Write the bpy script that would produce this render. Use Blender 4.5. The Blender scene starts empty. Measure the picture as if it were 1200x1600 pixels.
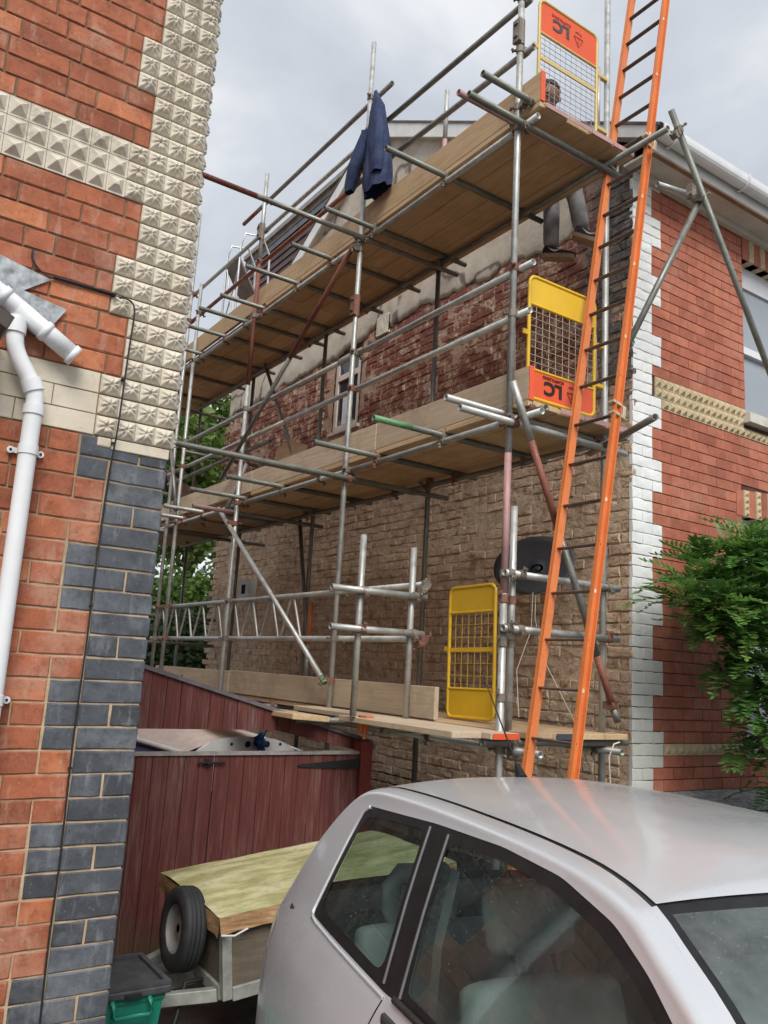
import bpy, bmesh, math, random
from mathutils import Vector, Matrix, noise
from mathutils.geometry import delaunay_2d_cdt
random.seed(7)
SC = bpy.context.scene
COL = SC.collection
R = math.radians

# ------------------------------------------------------------------ camera
CAM_H = 1.84
cam_d = bpy.data.cameras.new('camera')
cam_d.sensor_fit = 'VERTICAL'
cam_d.sensor_height = 24.0
cam_d.lens = 1300.77 / 1600.0 * 24.0
cam_d.clip_start = 0.05
cam_d.clip_end = 800.0
cam = bpy.data.objects.new('camera', cam_d)
COL.objects.link(cam)
ax = Vector((0.82536582, -0.56172061, 0.05693174))
ay = -Vector((0.15142429, 0.12309184, -0.98077474))
az = -Vector((0.54391355, 0.81811879, 0.18665394))
m = Matrix((ax, ay, az)).transposed().to_4x4()
m.translation = (0, 0, CAM_H)
cam.matrix_world = m
SC.camera = cam

# ------------------------------------------------------------------ sky and sun
SUN_EL, SUN_AZ = R(47), R(204)      # azimuth measured clockwise from +Y
world = bpy.data.worlds.new('World')
SC.world = world
world.use_nodes = True
wn = world.node_tree
wn.nodes.clear()
def wnode(t, **k):
    n = wn.nodes.new(t)
    for a, b in k.items(): setattr(n, a, b)
    return n
wo = wnode('ShaderNodeOutputWorld')
sky = wnode('ShaderNodeTexSky', sky_type='NISHITA')
sky.sun_disc = False
sky.sun_elevation = SUN_EL
sky.sun_rotation = SUN_AZ
bg1 = wnode('ShaderNodeBackground'); bg1.inputs[1].default_value = 0.08
wn.links.new(sky.outputs[0], bg1.inputs[0])
tc = wnode('ShaderNodeTexCoord')
sep = wnode('ShaderNodeSeparateXYZ'); wn.links.new(tc.outputs['Generated'], sep.inputs[0])
mx = wnode('ShaderNodeMath', operation='MAXIMUM'); wn.links.new(sep.outputs[2], mx.inputs[0]); mx.inputs[1].default_value = 0.0
ad = wnode('ShaderNodeMath', operation='ADD'); wn.links.new(mx.outputs[0], ad.inputs[0]); ad.inputs[1].default_value = 0.22
dv = wnode('ShaderNodeVectorMath', operation='DIVIDE')
cmb = wnode('ShaderNodeCombineXYZ')
for i in range(3): wn.links.new(ad.outputs[0], cmb.inputs[i])
wn.links.new(tc.outputs['Generated'], dv.inputs[0]); wn.links.new(cmb.outputs[0], dv.inputs[1])
nz = wnode('ShaderNodeTexNoise'); nz.inputs['Scale'].default_value = 2.1; nz.inputs['Detail'].default_value = 7; nz.inputs['Roughness'].default_value = 0.52
nz.inputs['Distortion'].default_value = 0.35
wn.links.new(dv.outputs[0], nz.inputs['Vector'])
cr = wnode('ShaderNodeValToRGB')
cr.color_ramp.elements[0].position = 0.38; cr.color_ramp.elements[0].color = (0.55, 0.58, 0.63, 1)
cr.color_ramp.elements[1].position = 0.62; cr.color_ramp.elements[1].color = (0.84, 0.85, 0.87, 1)
e = cr.color_ramp.elements.new(0.49); e.color = (0.63, 0.66, 0.705, 1)
wn.links.new(nz.outputs[0], cr.inputs[0])
bg2 = wnode('ShaderNodeBackground'); bg2.inputs[1].default_value = 0.475
wn.links.new(cr.outputs[0], bg2.inputs[0])
mixw = wnode('ShaderNodeMixShader'); mixw.inputs[0].default_value = 0.9
wn.links.new(bg1.outputs[0], mixw.inputs[1]); wn.links.new(bg2.outputs[0], mixw.inputs[2])
wn.links.new(mixw.outputs[0], wo.inputs[0])

sun_d = bpy.data.lights.new('sun', 'SUN'); sun_d.energy = 1.5; sun_d.angle = R(30); sun_d.color = (1.0, 0.96, 0.9)
sun = bpy.data.objects.new('sun', sun_d); COL.objects.link(sun)
sd = Vector((math.sin(SUN_AZ) * math.cos(SUN_EL), math.cos(SUN_AZ) * math.cos(SUN_EL), math.sin(SUN_EL)))
sun.rotation_euler = sd.to_track_quat('Z', 'Y').to_euler()
sun.location = (0, -5, 20)

SC.view_settings.view_transform = 'Standard'
SC.view_settings.look = 'None'
SC.view_settings.exposure = 1.25
SC.view_settings.gamma = 1.0
SC.cycles.use_denoising = True
SC.cycles.max_bounces = 6
SC.cycles.diffuse_bounces = 4
SC.cycles.glossy_bounces = 3
SC.cycles.use_adaptive_sampling = True
SC.cycles.adaptive_threshold = 0.02
SC.cycles.transparent_max_bounces = 16

# ------------------------------------------------------------------ material helpers
class MT:
    def __init__(s, name, rough=0.7, metal=0.0, spec=0.4):
        s.m = bpy.data.materials.new(name); s.m.use_nodes = True
        s.t = s.m.node_tree; s.b = s.t.nodes['Principled BSDF']
        s.b.inputs['Roughness'].default_value = rough
        s.b.inputs['Metallic'].default_value = metal
        s.b.inputs['Specular IOR Level'].default_value = spec
        s._pos = None
    def n(s, t, **k):
        q = s.t.nodes.new(t)
        for a, b in k.items(): setattr(q, a, b)
        return q
    def L(s, a, b): s.t.links.new(a, b)
    def setin(s, sock, v):
        if hasattr(v, 'is_linked') or isinstance(v, bpy.types.NodeSocket): s.L(v, sock)
        else:
            if isinstance(v, (tuple, list)) and len(v) == 3 and sock.type == 'RGBA': v = (*v, 1)
            sock.default_value = v
    @property
    def pos(s):
        if s._pos is None: s._pos = s.n('ShaderNodeNewGeometry').outputs['Position']
        return s._pos
    def scaled(s, v, loc=(0, 0, 0)):
        q = s.n('ShaderNodeMapping'); s.L(s.pos, q.inputs[0]); q.inputs['Scale'].default_value = v; q.inputs['Location'].default_value = loc
        return q.outputs[0]
    def noise(s, scale, detail=4, rough=0.55, vec=None, dist=0.0):
        q = s.n('ShaderNodeTexNoise'); s.L(vec or s.pos, q.inputs['Vector'])
        q.inputs['Scale'].default_value = scale; q.inputs['Detail'].default_value = min(detail, 4.5)
        q.inputs['Roughness'].default_value = rough; q.inputs['Distortion'].default_value = dist
        return q.outputs[0]
    def voro(s, scale, feature='F1', vec=None, out=0):
        q = s.n('ShaderNodeTexVoronoi', feature=feature); s.L(vec or s.pos, q.inputs['Vector'])
        q.inputs['Scale'].default_value = scale
        return q.outputs[out]
    def ramp(s, fac, stops):
        q = s.n('ShaderNodeValToRGB'); s.L(fac, q.inputs[0]); el = q.color_ramp.elements
        while len(el) > 1: el.remove(el[-1])
        for i, (p, c) in enumerate(stops):
            if not isinstance(c, (tuple, list)): c = (c, c, c)
            x = el[0] if i == 0 else el.new(p)
            x.position = p; x.color = (*c[:3], 1)
        return q.outputs[0]
    def mix(s, fac, a, b, mode='MIX'):
        q = s.n('ShaderNodeMix', data_type='RGBA', blend_type=mode)
        s.setin(q.inputs[0], fac); s.setin(q.inputs[6], a); s.setin(q.inputs[7], b)
        return q.outputs[2]
    def math(s, op, a, b=0.0, clamp=False):
        q = s.n('ShaderNodeMath', operation=op, use_clamp=clamp); s.setin(q.inputs[0], a); s.setin(q.inputs[1], b)
        return q.outputs[0]
    def rnd(s): return s.n('ShaderNodeObjectInfo').outputs['Random']
    def sepz(s, i=2):
        q = s.n('ShaderNodeSeparateXYZ'); s.L(s.pos, q.inputs[0]); return q.outputs[i]
    def mapr(s, v, a, b, c=0.0, d=1.0):
        q = s.n('ShaderNodeMapRange'); s.L(v, q.inputs[0])
        for i, x in enumerate((a, b, c, d)): q.inputs[i + 1].default_value = x
        return q.outputs[0]
    def bump(s, h, strength=0.4, dist=0.01):
        q = s.n('ShaderNodeBump'); q.inputs['Strength'].default_value = strength; q.inputs['Distance'].default_value = dist
        s.L(h, q.inputs['Height']); s.L(q.outputs[0], s.b.inputs['Normal'])
    def col(s, c): s.setin(s.b.inputs['Base Color'], c); return s
    def rough(s, c): s.setin(s.b.inputs['Roughness'], c); return s

def simple(name, c, rough=0.6, metal=0.0, var=0.25, scale=6.0, spec=0.4, bump=0.0, bscale=60):
    M = MT(name, rough, metal, spec)
    f = M.noise(scale, 5, 0.6)
    d = tuple(x * (1 - var) for x in c); l = tuple(min(1, x * (1 + var)) for x in c)
    M.col(M.ramp(f, [(0.3, d), (0.7, l)]))
    if bump: M.bump(M.noise(bscale, 3), bump, 0.004)
    return M.m

# ------------------------------------------------------------------ object helpers
def link(o, parent=None):
    COL.objects.link(o)
    if parent is not None:
        o.parent = parent
        w = parent
        loc = Vector((0, 0, 0))
        if parent in ROOTM: o.matrix_parent_inverse = ROOTM[parent].inverted()
    return o
ROOTM = {}
def empty(name, loc, label=None, cat=None, group=None):
    o = bpy.data.objects.new(name, None); o.empty_display_size = 0.2
    COL.objects.link(o); o.location = loc
    ROOTM[o] = Matrix.Translation(loc)
    if label: o['label'] = label
    if cat: o['category'] = cat
    if group: o['group'] = group
    return o
def tag(o, label=None, cat=None, group=None, kind=None):
    for k, v in (('label', label), ('category', cat), ('group', group), ('kind', kind)):
        if v: o[k] = v
    return o
def mesh(name, v, f, smooth=False):
    me = bpy.data.meshes.new(name); me.from_pydata([tuple(x) for x in v], [], f); me.update()
    if smooth: me.polygons.foreach_set('use_smooth', [True] * len(me.polygons))
    return me
def obj(name, v, f, mat, parent=None, smooth=False):
    o = bpy.data.objects.new(name, mesh(name, v, f, smooth))
    if mat: o.data.materials.append(mat)
    return link(o, parent)
def inst(name, me, M, parent=None):
    o = bpy.data.objects.new(name, me); o.matrix_basis = M
    return link(o, parent)

class MB:
    """collects simple solids in world coordinates"""
    def __init__(s): s.v = []; s.f = []; s.sm = []
    def add(s, v, f, smooth=False):
        k = len(s.v); s.v += [tuple(x) for x in v]; s.f += [tuple(i + k for i in q) for q in f]; s.sm += [smooth] * len(f)
        return s
    def box(s, a, b):
        x0, y0, z0 = a; x1, y1, z1 = b
        v = [(x0,y0,z0),(x1,y0,z0),(x1,y1,z0),(x0,y1,z0),(x0,y0,z1),(x1,y0,z1),(x1,y1,z1),(x0,y1,z1)]
        return s.add(v, BOXF)
    def obox(s, M, sx, sy, sz, bev=0.0):
        v, f = bevbox(sx, sy, sz, bev)
        return s.add([M @ Vector(p) for p in v], f)
    def cyl(s, p0, p1, r0, r1=None, n=14, cap=True, smooth=True):
        r1 = r0 if r1 is None else r1
        p0, p1 = Vector(p0), Vector(p1); d = (p1 - p0)
        q = d.to_track_quat('Z', 'Y').to_matrix()
        v = []
        for p, r in ((p0, r0), (p1, r1)):
            for i in range(n):
                a = 2 * math.pi * i / n; v.append(p + q @ Vector((r * math.cos(a), r * math.sin(a), 0)))
        s.add(v, [(i, (i + 1) % n, n + (i + 1) % n, n + i) for i in range(n)], smooth)
        if cap: s.add(v, [tuple(range(n))[::-1], tuple(range(n, 2 * n))])
        return s
    def tube(s, p0, p1, r, t=0.004, n=14, dent=0.0):
        """hollow tube with open ends"""
        p0, p1 = Vector(p0), Vector(p1); q = (p1 - p0).to_track_quat('Z', 'Y').to_matrix()
        v = []
        for p, rr in ((p0, r), (p1, r), (p1, r - t), (p0, r - t)):
            for i in range(n):
                a = 2 * math.pi * i / n; v.append(p + q @ Vector((rr * math.cos(a), rr * math.sin(a), 0)))
        f = []; sm = []
        for k in range(4):
            k2 = (k + 1) % 4
            for i in range(n):
                j = (i + 1) % n
                f.append((k * n + i, k * n + j, k2 * n + j, k2 * n + i)); sm.append(k in (0, 2))
        kk = len(s.v); s.v += [tuple(x) for x in v]; s.f += [tuple(i + kk for i in w) for w in f]; s.sm += sm
        return s
    def path(s, pts, r, n=8, cap=True, taper=None):
        """round section swept along points"""
        pts = [Vector(p) for p in pts]; v = []; up = Vector((0.123, 0.456, 0.88)).normalized()
        for i, p in enumerate(pts):
            d = (pts[min(i + 1, len(pts) - 1)] - pts[max(i - 1, 0)]).normalized()
            a = d.cross(up)
            if a.length < 1e-4: a = d.cross(Vector((1, 0, 0)))
            a.normalize(); b = d.cross(a).normalized()
            rr = r if taper is None else r * (1 + (taper - 1) * i / (len(pts) - 1))
            for k in range(n):
                t = 2 * math.pi * k / n; v.append(p + a * rr * math.cos(t) + b * rr * math.sin(t))
        f = []
        for i in range(len(pts) - 1):
            for k in range(n): f.append((i*n+k, i*n+(k+1)%n, (i+1)*n+(k+1)%n, (i+1)*n+k))
        s.add(v, f, True)
        if cap: s.add(v, [tuple(range(n))[::-1], tuple(range((len(pts)-1)*n, len(pts)*n))])
        return s
    def prism(s, poly, axis, a, b):
        """polygon (2D) extruded along axis between a and b"""
        n = len(poly)
        def P(p, t):
            return {'x': (t, p[0], p[1]), 'y': (p[0], t, p[1]), 'z': (p[0], p[1], t)}[axis]
        v = [P(p, a) for p in poly] + [P(p, b) for p in poly]
        return s.add(v, [tuple(range(n)), tuple(range(2*n-1, n-1, -1))] + [(i, n+i, n+(i+1)%n, (i+1)%n) for i in range(n)])
    def build(s, name, mat, parent=None):
        me = bpy.data.meshes.new(name); me.from_pydata(s.v, [], s.f); me.update()
        me.polygons.foreach_set('use_smooth', s.sm)
        bm = bmesh.new(); bm.from_mesh(me); bmesh.ops.recalc_face_normals(bm, faces=bm.faces); bm.to_mesh(me); bm.free()
        if mat: me.materials.append(mat)
        return link(bpy.data.objects.new(name, me), parent)
BOXF = [(0,3,2,1),(4,5,6,7),(0,1,5,4),(1,2,6,5),(2,3,7,6),(3,0,4,7)]
def bevbox(sx, sy, sz, b=0.0):
    """box centred at the origin, edges chamfered by b"""
    if b <= 0:
        hx, hy, hz = sx/2, sy/2, sz/2
        return [(-hx,-hy,-hz),(hx,-hy,-hz),(hx,hy,-hz),(-hx,hy,-hz),(-hx,-hy,hz),(hx,-hy,hz),(hx,hy,hz),(-hx,hy,hz)], BOXF
    bm = bmesh.new(); bmesh.ops.create_cube(bm, size=1.0)
    for w in bm.verts: w.co = Vector((w.co.x * sx, w.co.y * sy, w.co.z * sz))
    bmesh.ops.bevel(bm, geom=list(bm.edges), offset=b, segments=2, affect='EDGES', profile=0.5)
    bm.verts.index_update()
    v = [tuple(w.co) for w in bm.verts]; f = [tuple(w.index for w in q.verts) for q in bm.faces]; bm.free()
    return v, f
def orient(p, xdir, zdir=(0, 0, 1)):
    x = Vector(xdir).normalized(); z = Vector(zdir); y = z.cross(x).normalized(); z = x.cross(y)
    M = Matrix((x, y, z)).transposed().to_4x4(); M.translation = p
    return M
def rr(a, b): return random.uniform(a, b)

# ------------------------------------------------------------------ materials
def brick_mat(name, dark, mid, light, soot=0.25, pale=(0.5, 0.36, 0.26), palefac=0.15, rough=0.75, bump=0.35):
    M = MT(name, rough, 0, 0.25)
    c = M.ramp(M.rnd(), [(0.0, dark), (0.35, mid), (0.7, mid), (1.0, light)])
    f = M.noise(9, 6, 0.65)
    c = M.mix(M.mapr(f, 0.35, 0.75, 0, 0.55), c, tuple(x * 0.55 for x in dark))
    c = M.mix(M.mapr(M.noise(3.1, 5, 0.7), 0.52, 0.75, 0, palefac * 2), c, pale)
    c = M.mix(M.mapr(M.noise(26, 4, 0.7), 0.50, 0.70, 0, soot), c, tuple(x * 0.5 for x in dark))
    c = M.mix(M.mapr(M.noise(7, 4, 0.7, M.scaled((3, 3, 0.8))), 0.56, 0.72, 0, palefac * 1.6), c, pale)
    c = M.mix(M.mapr(M.noise(55, 3, 0.65), 0.64, 0.70, 0, 0.45), c, pale)
    c = M.mix(M.mapr(M.noise(150, 2), 0.62, 0.75, 0, soot), c, (0.03, 0.02, 0.018))
    M.col(c)
    h = M.mix(0.4, M.noise(70, 4, 0.7), M.noise(260, 2))
    M.bump(h, bump, 0.003)
    return M.m
M_RED = brick_mat('orange_red_brick', (0.25, 0.078, 0.042), (0.385, 0.124, 0.064), (0.52, 0.185, 0.085), 0.5, (0.48, 0.32, 0.24), 0.28)
M_BLUE = brick_mat('blue_engineering_brick', (0.055, 0.059, 0.068), (0.088, 0.098, 0.114), (0.13, 0.145, 0.167), 0.5, (0.22, 0.235, 0.25), 0.34, 0.55, 0.5)
M_RED2 = brick_mat('dark_red_facing_brick', (0.33, 0.108, 0.068), (0.43, 0.142, 0.088), (0.50, 0.18, 0.108), 0.3, (0.46, 0.27, 0.20), 0.2, 0.7, 0.3)

def mortar_mat(name, a, b, scale=14, bump=0.6):
    M = MT(name, 0.9, 0, 0.2)
    M.col(M.ramp(M.noise(scale, 6, 0.65), [(0.3, a), (0.7, b)]))
    M.bump(M.noise(120, 4, 0.7), bump, 0.004)
    return M.m
def left_mortar():
    M = MT('lime_mortar', 0.92, 0, 0.2)
    pale = M.ramp(M.noise(16, 5, 0.6), [(0.3, (0.36, 0.26, 0.16)), (0.7, (0.54, 0.42, 0.29))])
    dark = M.ramp(M.noise(16, 5, 0.6), [(0.3, (0.13, 0.085, 0.05)), (0.7, (0.24, 0.17, 0.11))])
    z = M.math('ADD', M.sepz(), M.math('MULTIPLY', M.noise(2.0, 3), 0.8))
    M.col(M.mix(M.mapr(z, 2.3, 3.4), pale, dark))
    M.bump(M.noise(130, 4, 0.7), 0.6, 0.004)
    return M.m
M_MORT_L = left_mortar()
M_MORT_R = mortar_mat('dark_pointing', (0.055, 0.028, 0.02), (0.11, 0.06, 0.042))

def cream_mat(name, lo, hi, moss=0.5):
    M = MT(name, 0.65, 0, 0.35)
    c = M.ramp(M.noise(7, 6, 0.65), [(0.28, lo), (0.72, hi)])
    f = M.math('MULTIPLY', M.mapr(M.noise(2.2, 5, 0.7), 0.5, 0.7), M.mapr(M.noise(60, 3, 0.6), 0.35, 0.6))
    c = M.mix(M.math('MULTIPLY', f, moss), c, (0.10, 0.105, 0.075))
    c = M.mix(M.mapr(M.noise(45, 3), 0.62, 0.78, 0, 0.35), c, (0.20, 0.16, 0.11))
    M.col(c); M.bump(M.noise(110, 4, 0.65), 0.25, 0.003)
    return M.m
M_CREAM = cream_mat('cream_terracotta', (0.49, 0.435, 0.35), (0.64, 0.59, 0.50))
M_CREAM2 = cream_mat('buff_pyramid_tile', (0.42, 0.33, 0.20), (0.56, 0.46, 0.30), 0.3)
M_STONE = cream_mat('cream_stone_block', (0.50, 0.44, 0.34), (0.63, 0.57, 0.47), 0.12)
def white_quoin():
    M = MT('white_masonry_paint', 0.6, 0, 0.4)
    c = M.ramp(M.noise(5, 5, 0.6), [(0.3, (0.66, 0.68, 0.68)), (0.7, (0.80, 0.81, 0.80))])
    low = M.math('ADD', M.sepz(), M.math('MULTIPLY', M.noise(3.5, 4, 0.6), 0.9))
    c = M.mix(M.mapr(low, 1.9, 3.0, 0.75, 0.0), c, (0.47, 0.48, 0.43))
    c = M.mix(M.mapr(M.noise(20, 5, 0.7), 0.6, 0.75, 0, 0.35), c, (0.50, 0.44, 0.32))
    M.col(c); M.bump(M.noise(90, 5, 0.7), 0.45, 0.004)
    return M.m
M_WQ = white_quoin()

def rough_gable(name, base_red=True):
    """stripped gable brickwork: tan render smears over dark red brick, sooty near the front corner"""
    M = MT(name, 0.92, 0, 0.15)
    red = M.ramp(M.rnd(), [(0.0, (0.19, 0.072, 0.058)), (0.5, (0.285, 0.108, 0.084)), (1.0, (0.40, 0.175, 0.135))])
    red = M.mix(M.mapr(M.noise(22, 5, 0.7), 0.4, 0.7, 0, 0.7), red, (0.15, 0.075, 0.06))
    tan = M.ramp(M.noise(11, 6, 0.7), [(0.25, (0.27, 0.175, 0.115)), (0.48, (0.52, 0.385, 0.27)), (0.75, (0.70, 0.57, 0.44))])
    z = M.sepz()
    bias = M.ramp(M.mapr(z, 1.0, 7.0), [(0.0, 0.21), (0.35, 0.20), (0.46, 0.18), (0.54, 0.03), (0.66, 0.02), (0.76, -0.02), (1, 0.0)])
    q = M.math('ADD', M.math('ADD', M.math('MULTIPLY', M.noise(5.5, 6, 0.72), 0.8), M.math('MULTIPLY', M.noise(30, 4, 0.7), 0.25)), bias)
    q = M.math('ADD', q, M.math('MULTIPLY', M.rnd(), 0.10))
    c = M.mix(M.mapr(q, 0.56, 0.70), red, tan)
    y = M.math('ADD', M.sepz(1), M.math('MULTIPLY', M.noise(4, 4, 0.6), 0.7))
    soot = M.math('MULTIPLY', M.mapr(y, 5.05, 4.75), M.mapr(z, 3.9, 4.3))
    grey = M.mix(M.mapr(M.noise(13, 5, 0.7), 0.42, 0.62), (0.085, 0.080, 0.082), (0.20, 0.175, 0.155))
    keep = M.mapr(M.rnd(), 0.72, 0.78, 1.0, 0.25)
    c = M.mix(M.math('MULTIPLY', soot, keep), c, grey)
    c = M.mix(M.mapr(M.noise(48, 3, 0.6), 0.64, 0.7), c, (0.03, 0.018, 0.014))
    M.col(c)
    M.bump(M.noise(40, 6, 0.78), 0.9, 0.012)
    return M.m
M_GABLE = rough_gable('stripped_brick')
def gable_mortar():
    M = MT('raked_out_joint', 0.95, 0, 0.1)
    c = M.ramp(M.noise(10, 6, 0.7), [(0.3, (0.040, 0.022, 0.016)), (0.55, (0.11, 0.07, 0.045)), (0.75, (0.28, 0.19, 0.125))])
    M.col(c); M.bump(M.noise(45, 5, 0.75), 1.0, 0.012)
    return M.m
M_GMORT = gable_mortar()
def smear_mat():
    M = MT('smeared_old_mortar', 0.95, 0, 0.1)
    c = M.ramp(M.noise(13, 7, 0.72), [(0.25, (0.24, 0.155, 0.10)), (0.43, (0.46, 0.335, 0.23)), (0.60, (0.60, 0.47, 0.35)), (0.8, (0.70, 0.59, 0.47))])
    z = M.sepz()
    up = M.mapr(z, 3.9, 4.6)
    c = M.mix(M.math('MULTIPLY', up, 0.55), c, M.ramp(M.noise(9, 5, 0.7), [(0.3, (0.24, 0.125, 0.10)), (0.7, (0.50, 0.37, 0.315))]))
    y = M.math('ADD', M.sepz(1), M.math('MULTIPLY', M.noise(4, 3, 0.6), 0.7))
    c = M.mix(M.math('MULTIPLY', M.math('MULTIPLY', M.mapr(y, 5.05, 4.75), M.mapr(z, 3.9, 4.3)), 0.8), c, (0.13, 0.12, 0.115))
    c = M.mix(M.mapr(M.noise(55, 3, 0.6), 0.63, 0.70), c, (0.045, 0.028, 0.02))
    M.col(c); M.bump(M.noise(50, 6, 0.78), 1.0, 0.012)
    return M.m
M_SMEAR = smear_mat()
def render_mat():
    M = MT('old_cement_render', 0.9, 0, 0.2)
    c = M.ramp(M.noise(2.6, 7, 0.68), [(0.25, (0.33, 0.285, 0.235)), (0.5, (0.49, 0.44, 0.37)), (0.75, (0.60, 0.55, 0.475))])
    wv = M.n('ShaderNodeTexWave'); M.L(M.pos, wv.inputs['Vector']); wv.inputs['Scale'].default_value = 0.33; wv.inputs['Distortion'].default_value = 9; wv.inputs['Detail'].default_value = 5; wv.inputs['Detail Scale'].default_value = 1.4
    c = M.mix(M.mapr(wv.outputs[1], 0.0, 0.012, 0.8, 0.0), c, (0.085, 0.07, 0.055))
    c = M.mix(M.mapr(M.noise(14, 5, 0.7), 0.6, 0.72, 0, 0.5), c, (0.16, 0.135, 0.105))
    M.col(c); M.bump(M.mix(0.5, M.noise(8, 6, 0.7), M.noise(80, 4, 0.7)), 0.6, 0.02)
    return M.m
M_RENDER = render_mat()

def tube_mat(name, lo, hi, stain=(0.17, 0.10, 0.06), st=0.3, metal=0.55, rough=0.48):
    M = MT(name, rough, metal, 0.4)
    c = M.ramp(M.noise(9, 6, 0.7), [(0.25, lo), (0.7, hi)])
    c = M.mix(M.mapr(M.rnd(), 0, 1, 0.0, 0.30), c, tuple(x * 0.45 for x in lo))
    c = M.mix(M.mapr(M.noise(26, 5, 0.7), 0.58, 0.72, 0, st), c, stain)
    c = M.mix(M.mapr(M.noise(120, 2), 0.66, 0.74, 0, 0.6), c, (0.62, 0.60, 0.55))
    M.col(c); M.rough(M.mapr(M.noise(18, 4), 0.3, 0.7, rough - 0.12, rough + 0.2))
    M.bump(M.noise(160, 3), 0.15, 0.002)
    return M.m
M_GALV = tube_mat('galvanised_tube', (0.32, 0.325, 0.31), (0.58, 0.59, 0.565))
M_GALVD = tube_mat('weathered_dark_tube', (0.15, 0.152, 0.138), (0.31, 0.31, 0.285), st=0.5)
M_GREENISH = tube_mat('greenish_tube', (0.12, 0.132, 0.116), (0.26, 0.275, 0.24), st=0.25, metal=0.35)
M_RUST = tube_mat('red_oxide_tube', (0.16, 0.05, 0.035), (0.30, 0.115, 0.08), (0.12, 0.10, 0.09), 0.6, 0.15, 0.65)
M_PINK = tube_mat('pink_splashed_tube', (0.42, 0.22, 0.22), (0.55, 0.36, 0.35), (0.30, 0.30, 0.29), 0.7, 0.2, 0.6)
M_GREENT = tube_mat('green_painted_tube', (0.10, 0.26, 0.11), (0.19, 0.38, 0.19), (0.30, 0.30, 0.27), 0.5, 0.1, 0.55)
M_ORT = tube_mat('orange_painted_tube', (0.55, 0.13, 0.04), (0.68, 0.19, 0.06), (0.30, 0.24, 0.2), 0.4, 0.0, 0.5)
M_COUP = tube_mat('coupler_steel', (0.14, 0.12, 0.10), (0.33, 0.29, 0.24), (0.20, 0.085, 0.05), 0.8, 0.4, 0.6)
M_COUPR = tube_mat('rusty_coupler_steel', (0.17, 0.075, 0.05), (0.30, 0.15, 0.11), (0.10, 0.08, 0.07), 0.6, 0.25, 0.65)

def wood_mat(name, lo, hi, axis='y', wet=0.0, knots=True):
    M = MT(name, 0.8, 0, 0.25)
    sc = {'y': (14, 0.8, 14), 'x': (0.8, 14, 14), 'z': (14, 14, 0.8)}[axis]
    v = M.scaled(sc)
    g = M.noise(3.0, 6, 0.65, v, 0.6)
    c = M.ramp(g, [(0.28, lo), (0.72, hi)])
    c = M.mix(M.mapr(M.rnd(), 0, 1, 0.0, 0.45), c, tuple(x * 0.72 for x in lo))
    c = M.mix(M.mapr(M.noise(2.3, 5, 0.7), 0.5, 0.75, 0, 0.55), c, tuple(x * 0.5 for x in lo))
    fine = M.noise(14.0, 3, 0.6, v)
    c = M.mix(M.mapr(fine, 0.55, 0.75, 0, 0.4), c, tuple(x * 0.6 for x in lo))
    M.col(c); M.bump(M.mix(0.5, g, fine), 0.3, 0.004)
    return M.m
M_BOARD = wood_mat('scaffold_board', (0.45, 0.30, 0.165), (0.66, 0.49, 0.31))
M_BOARDP = wood_mat('pale_scaffold_board', (0.47, 0.365, 0.25), (0.68, 0.56, 0.42))
M_BOARDX = wood_mat('short_scaffold_board', (0.42, 0.32, 0.215), (0.60, 0.49, 0.35), 'x')
def fence_mat():
    M = MT('worn_red_fence_stain', 0.72, 0, 0.3)
    v = M.scaled((16, 16, 0.9))
    g = M.noise(2.6, 6, 0.7, v, 0.5)
    c = M.ramp(g, [(0.25, (0.072, 0.020, 0.018)), (0.52, (0.120, 0.035, 0.030)), (0.75, (0.20, 0.085, 0.072))])
    c = M.mix(M.mapr(M.rnd(), 0, 1, 0, 0.4), c, (0.11, 0.028, 0.025))
    f = M.math('MULTIPLY', M.mapr(M.noise(1.6, 5, 0.7, M.scaled((5, 5, 0.55))), 0.50, 0.72), M.mapr(M.noise(5, 5, 0.65, v), 0.42, 0.66))
    c = M.mix(M.math('MULTIPLY', f, 0.75), c, (0.26, 0.195, 0.17))
    low = M.math('ADD', M.sepz(), M.math('MULTIPLY', M.noise(6, 4), 0.35))
    c = M.mix(M.mapr(low, 0.15, 0.5, 0.85, 0.0), c, (0.075, 0.068, 0.038))
    M.col(c); M.bump(g, 0.35, 0.004)
    return M.m
M_FENCE = fence_mat()
M_CAP = simple('grey_weathered_capping', (0.27, 0.245, 0.24), 0.8, var=0.3, scale=11)
M_WPVC = simple('white_upvc', (0.68, 0.70, 0.72), 0.35, var=0.07, spec=0.5)
M_WPAINT = simple('white_gloss_board', (0.66, 0.67, 0.66), 0.5, var=0.12, scale=4)
M_SOFFIT = simple('cream_soffit_board', (0.52, 0.50, 0.45), 0.6, var=0.14, scale=4)
M_LEAD = simple('lead_flashing', (0.30, 0.32, 0.34), 0.6, 0.15, 0.55, 22)
M_BLACK = simple('black_rubber_cable', (0.015, 0.014, 0.014), 0.6, var=0.2)
M_IRON = simple('black_iron', (0.02, 0.02, 0.022), 0.6, 0.3, 0.3)
M_DARK = simple('dark_void', (0.02, 0.018, 0.017), 0.9)
M_ROOFT = simple('roof_tile_edge', (0.11, 0.085, 0.075), 0.8, var=0.35, scale=14)
M_STONEW = simple('pale_sill_stone', (0.52, 0.50, 0.45), 0.7, var=0.18, scale=8, bump=0.3)
def pane_mat(name, c, rough=0.05):
    M = MT(name, rough, 0, 0.6); M.col(c); return M.m
M_PANE = pane_mat('window_pane_with_net', (0.29, 0.32, 0.36))
M_PANED = pane_mat('dark_window_pane', (0.035, 0.045, 0.055))
M_CURT = simple('white_curtain', (0.62, 0.66, 0.74), 0.9, var=0.12, scale=10)
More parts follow.
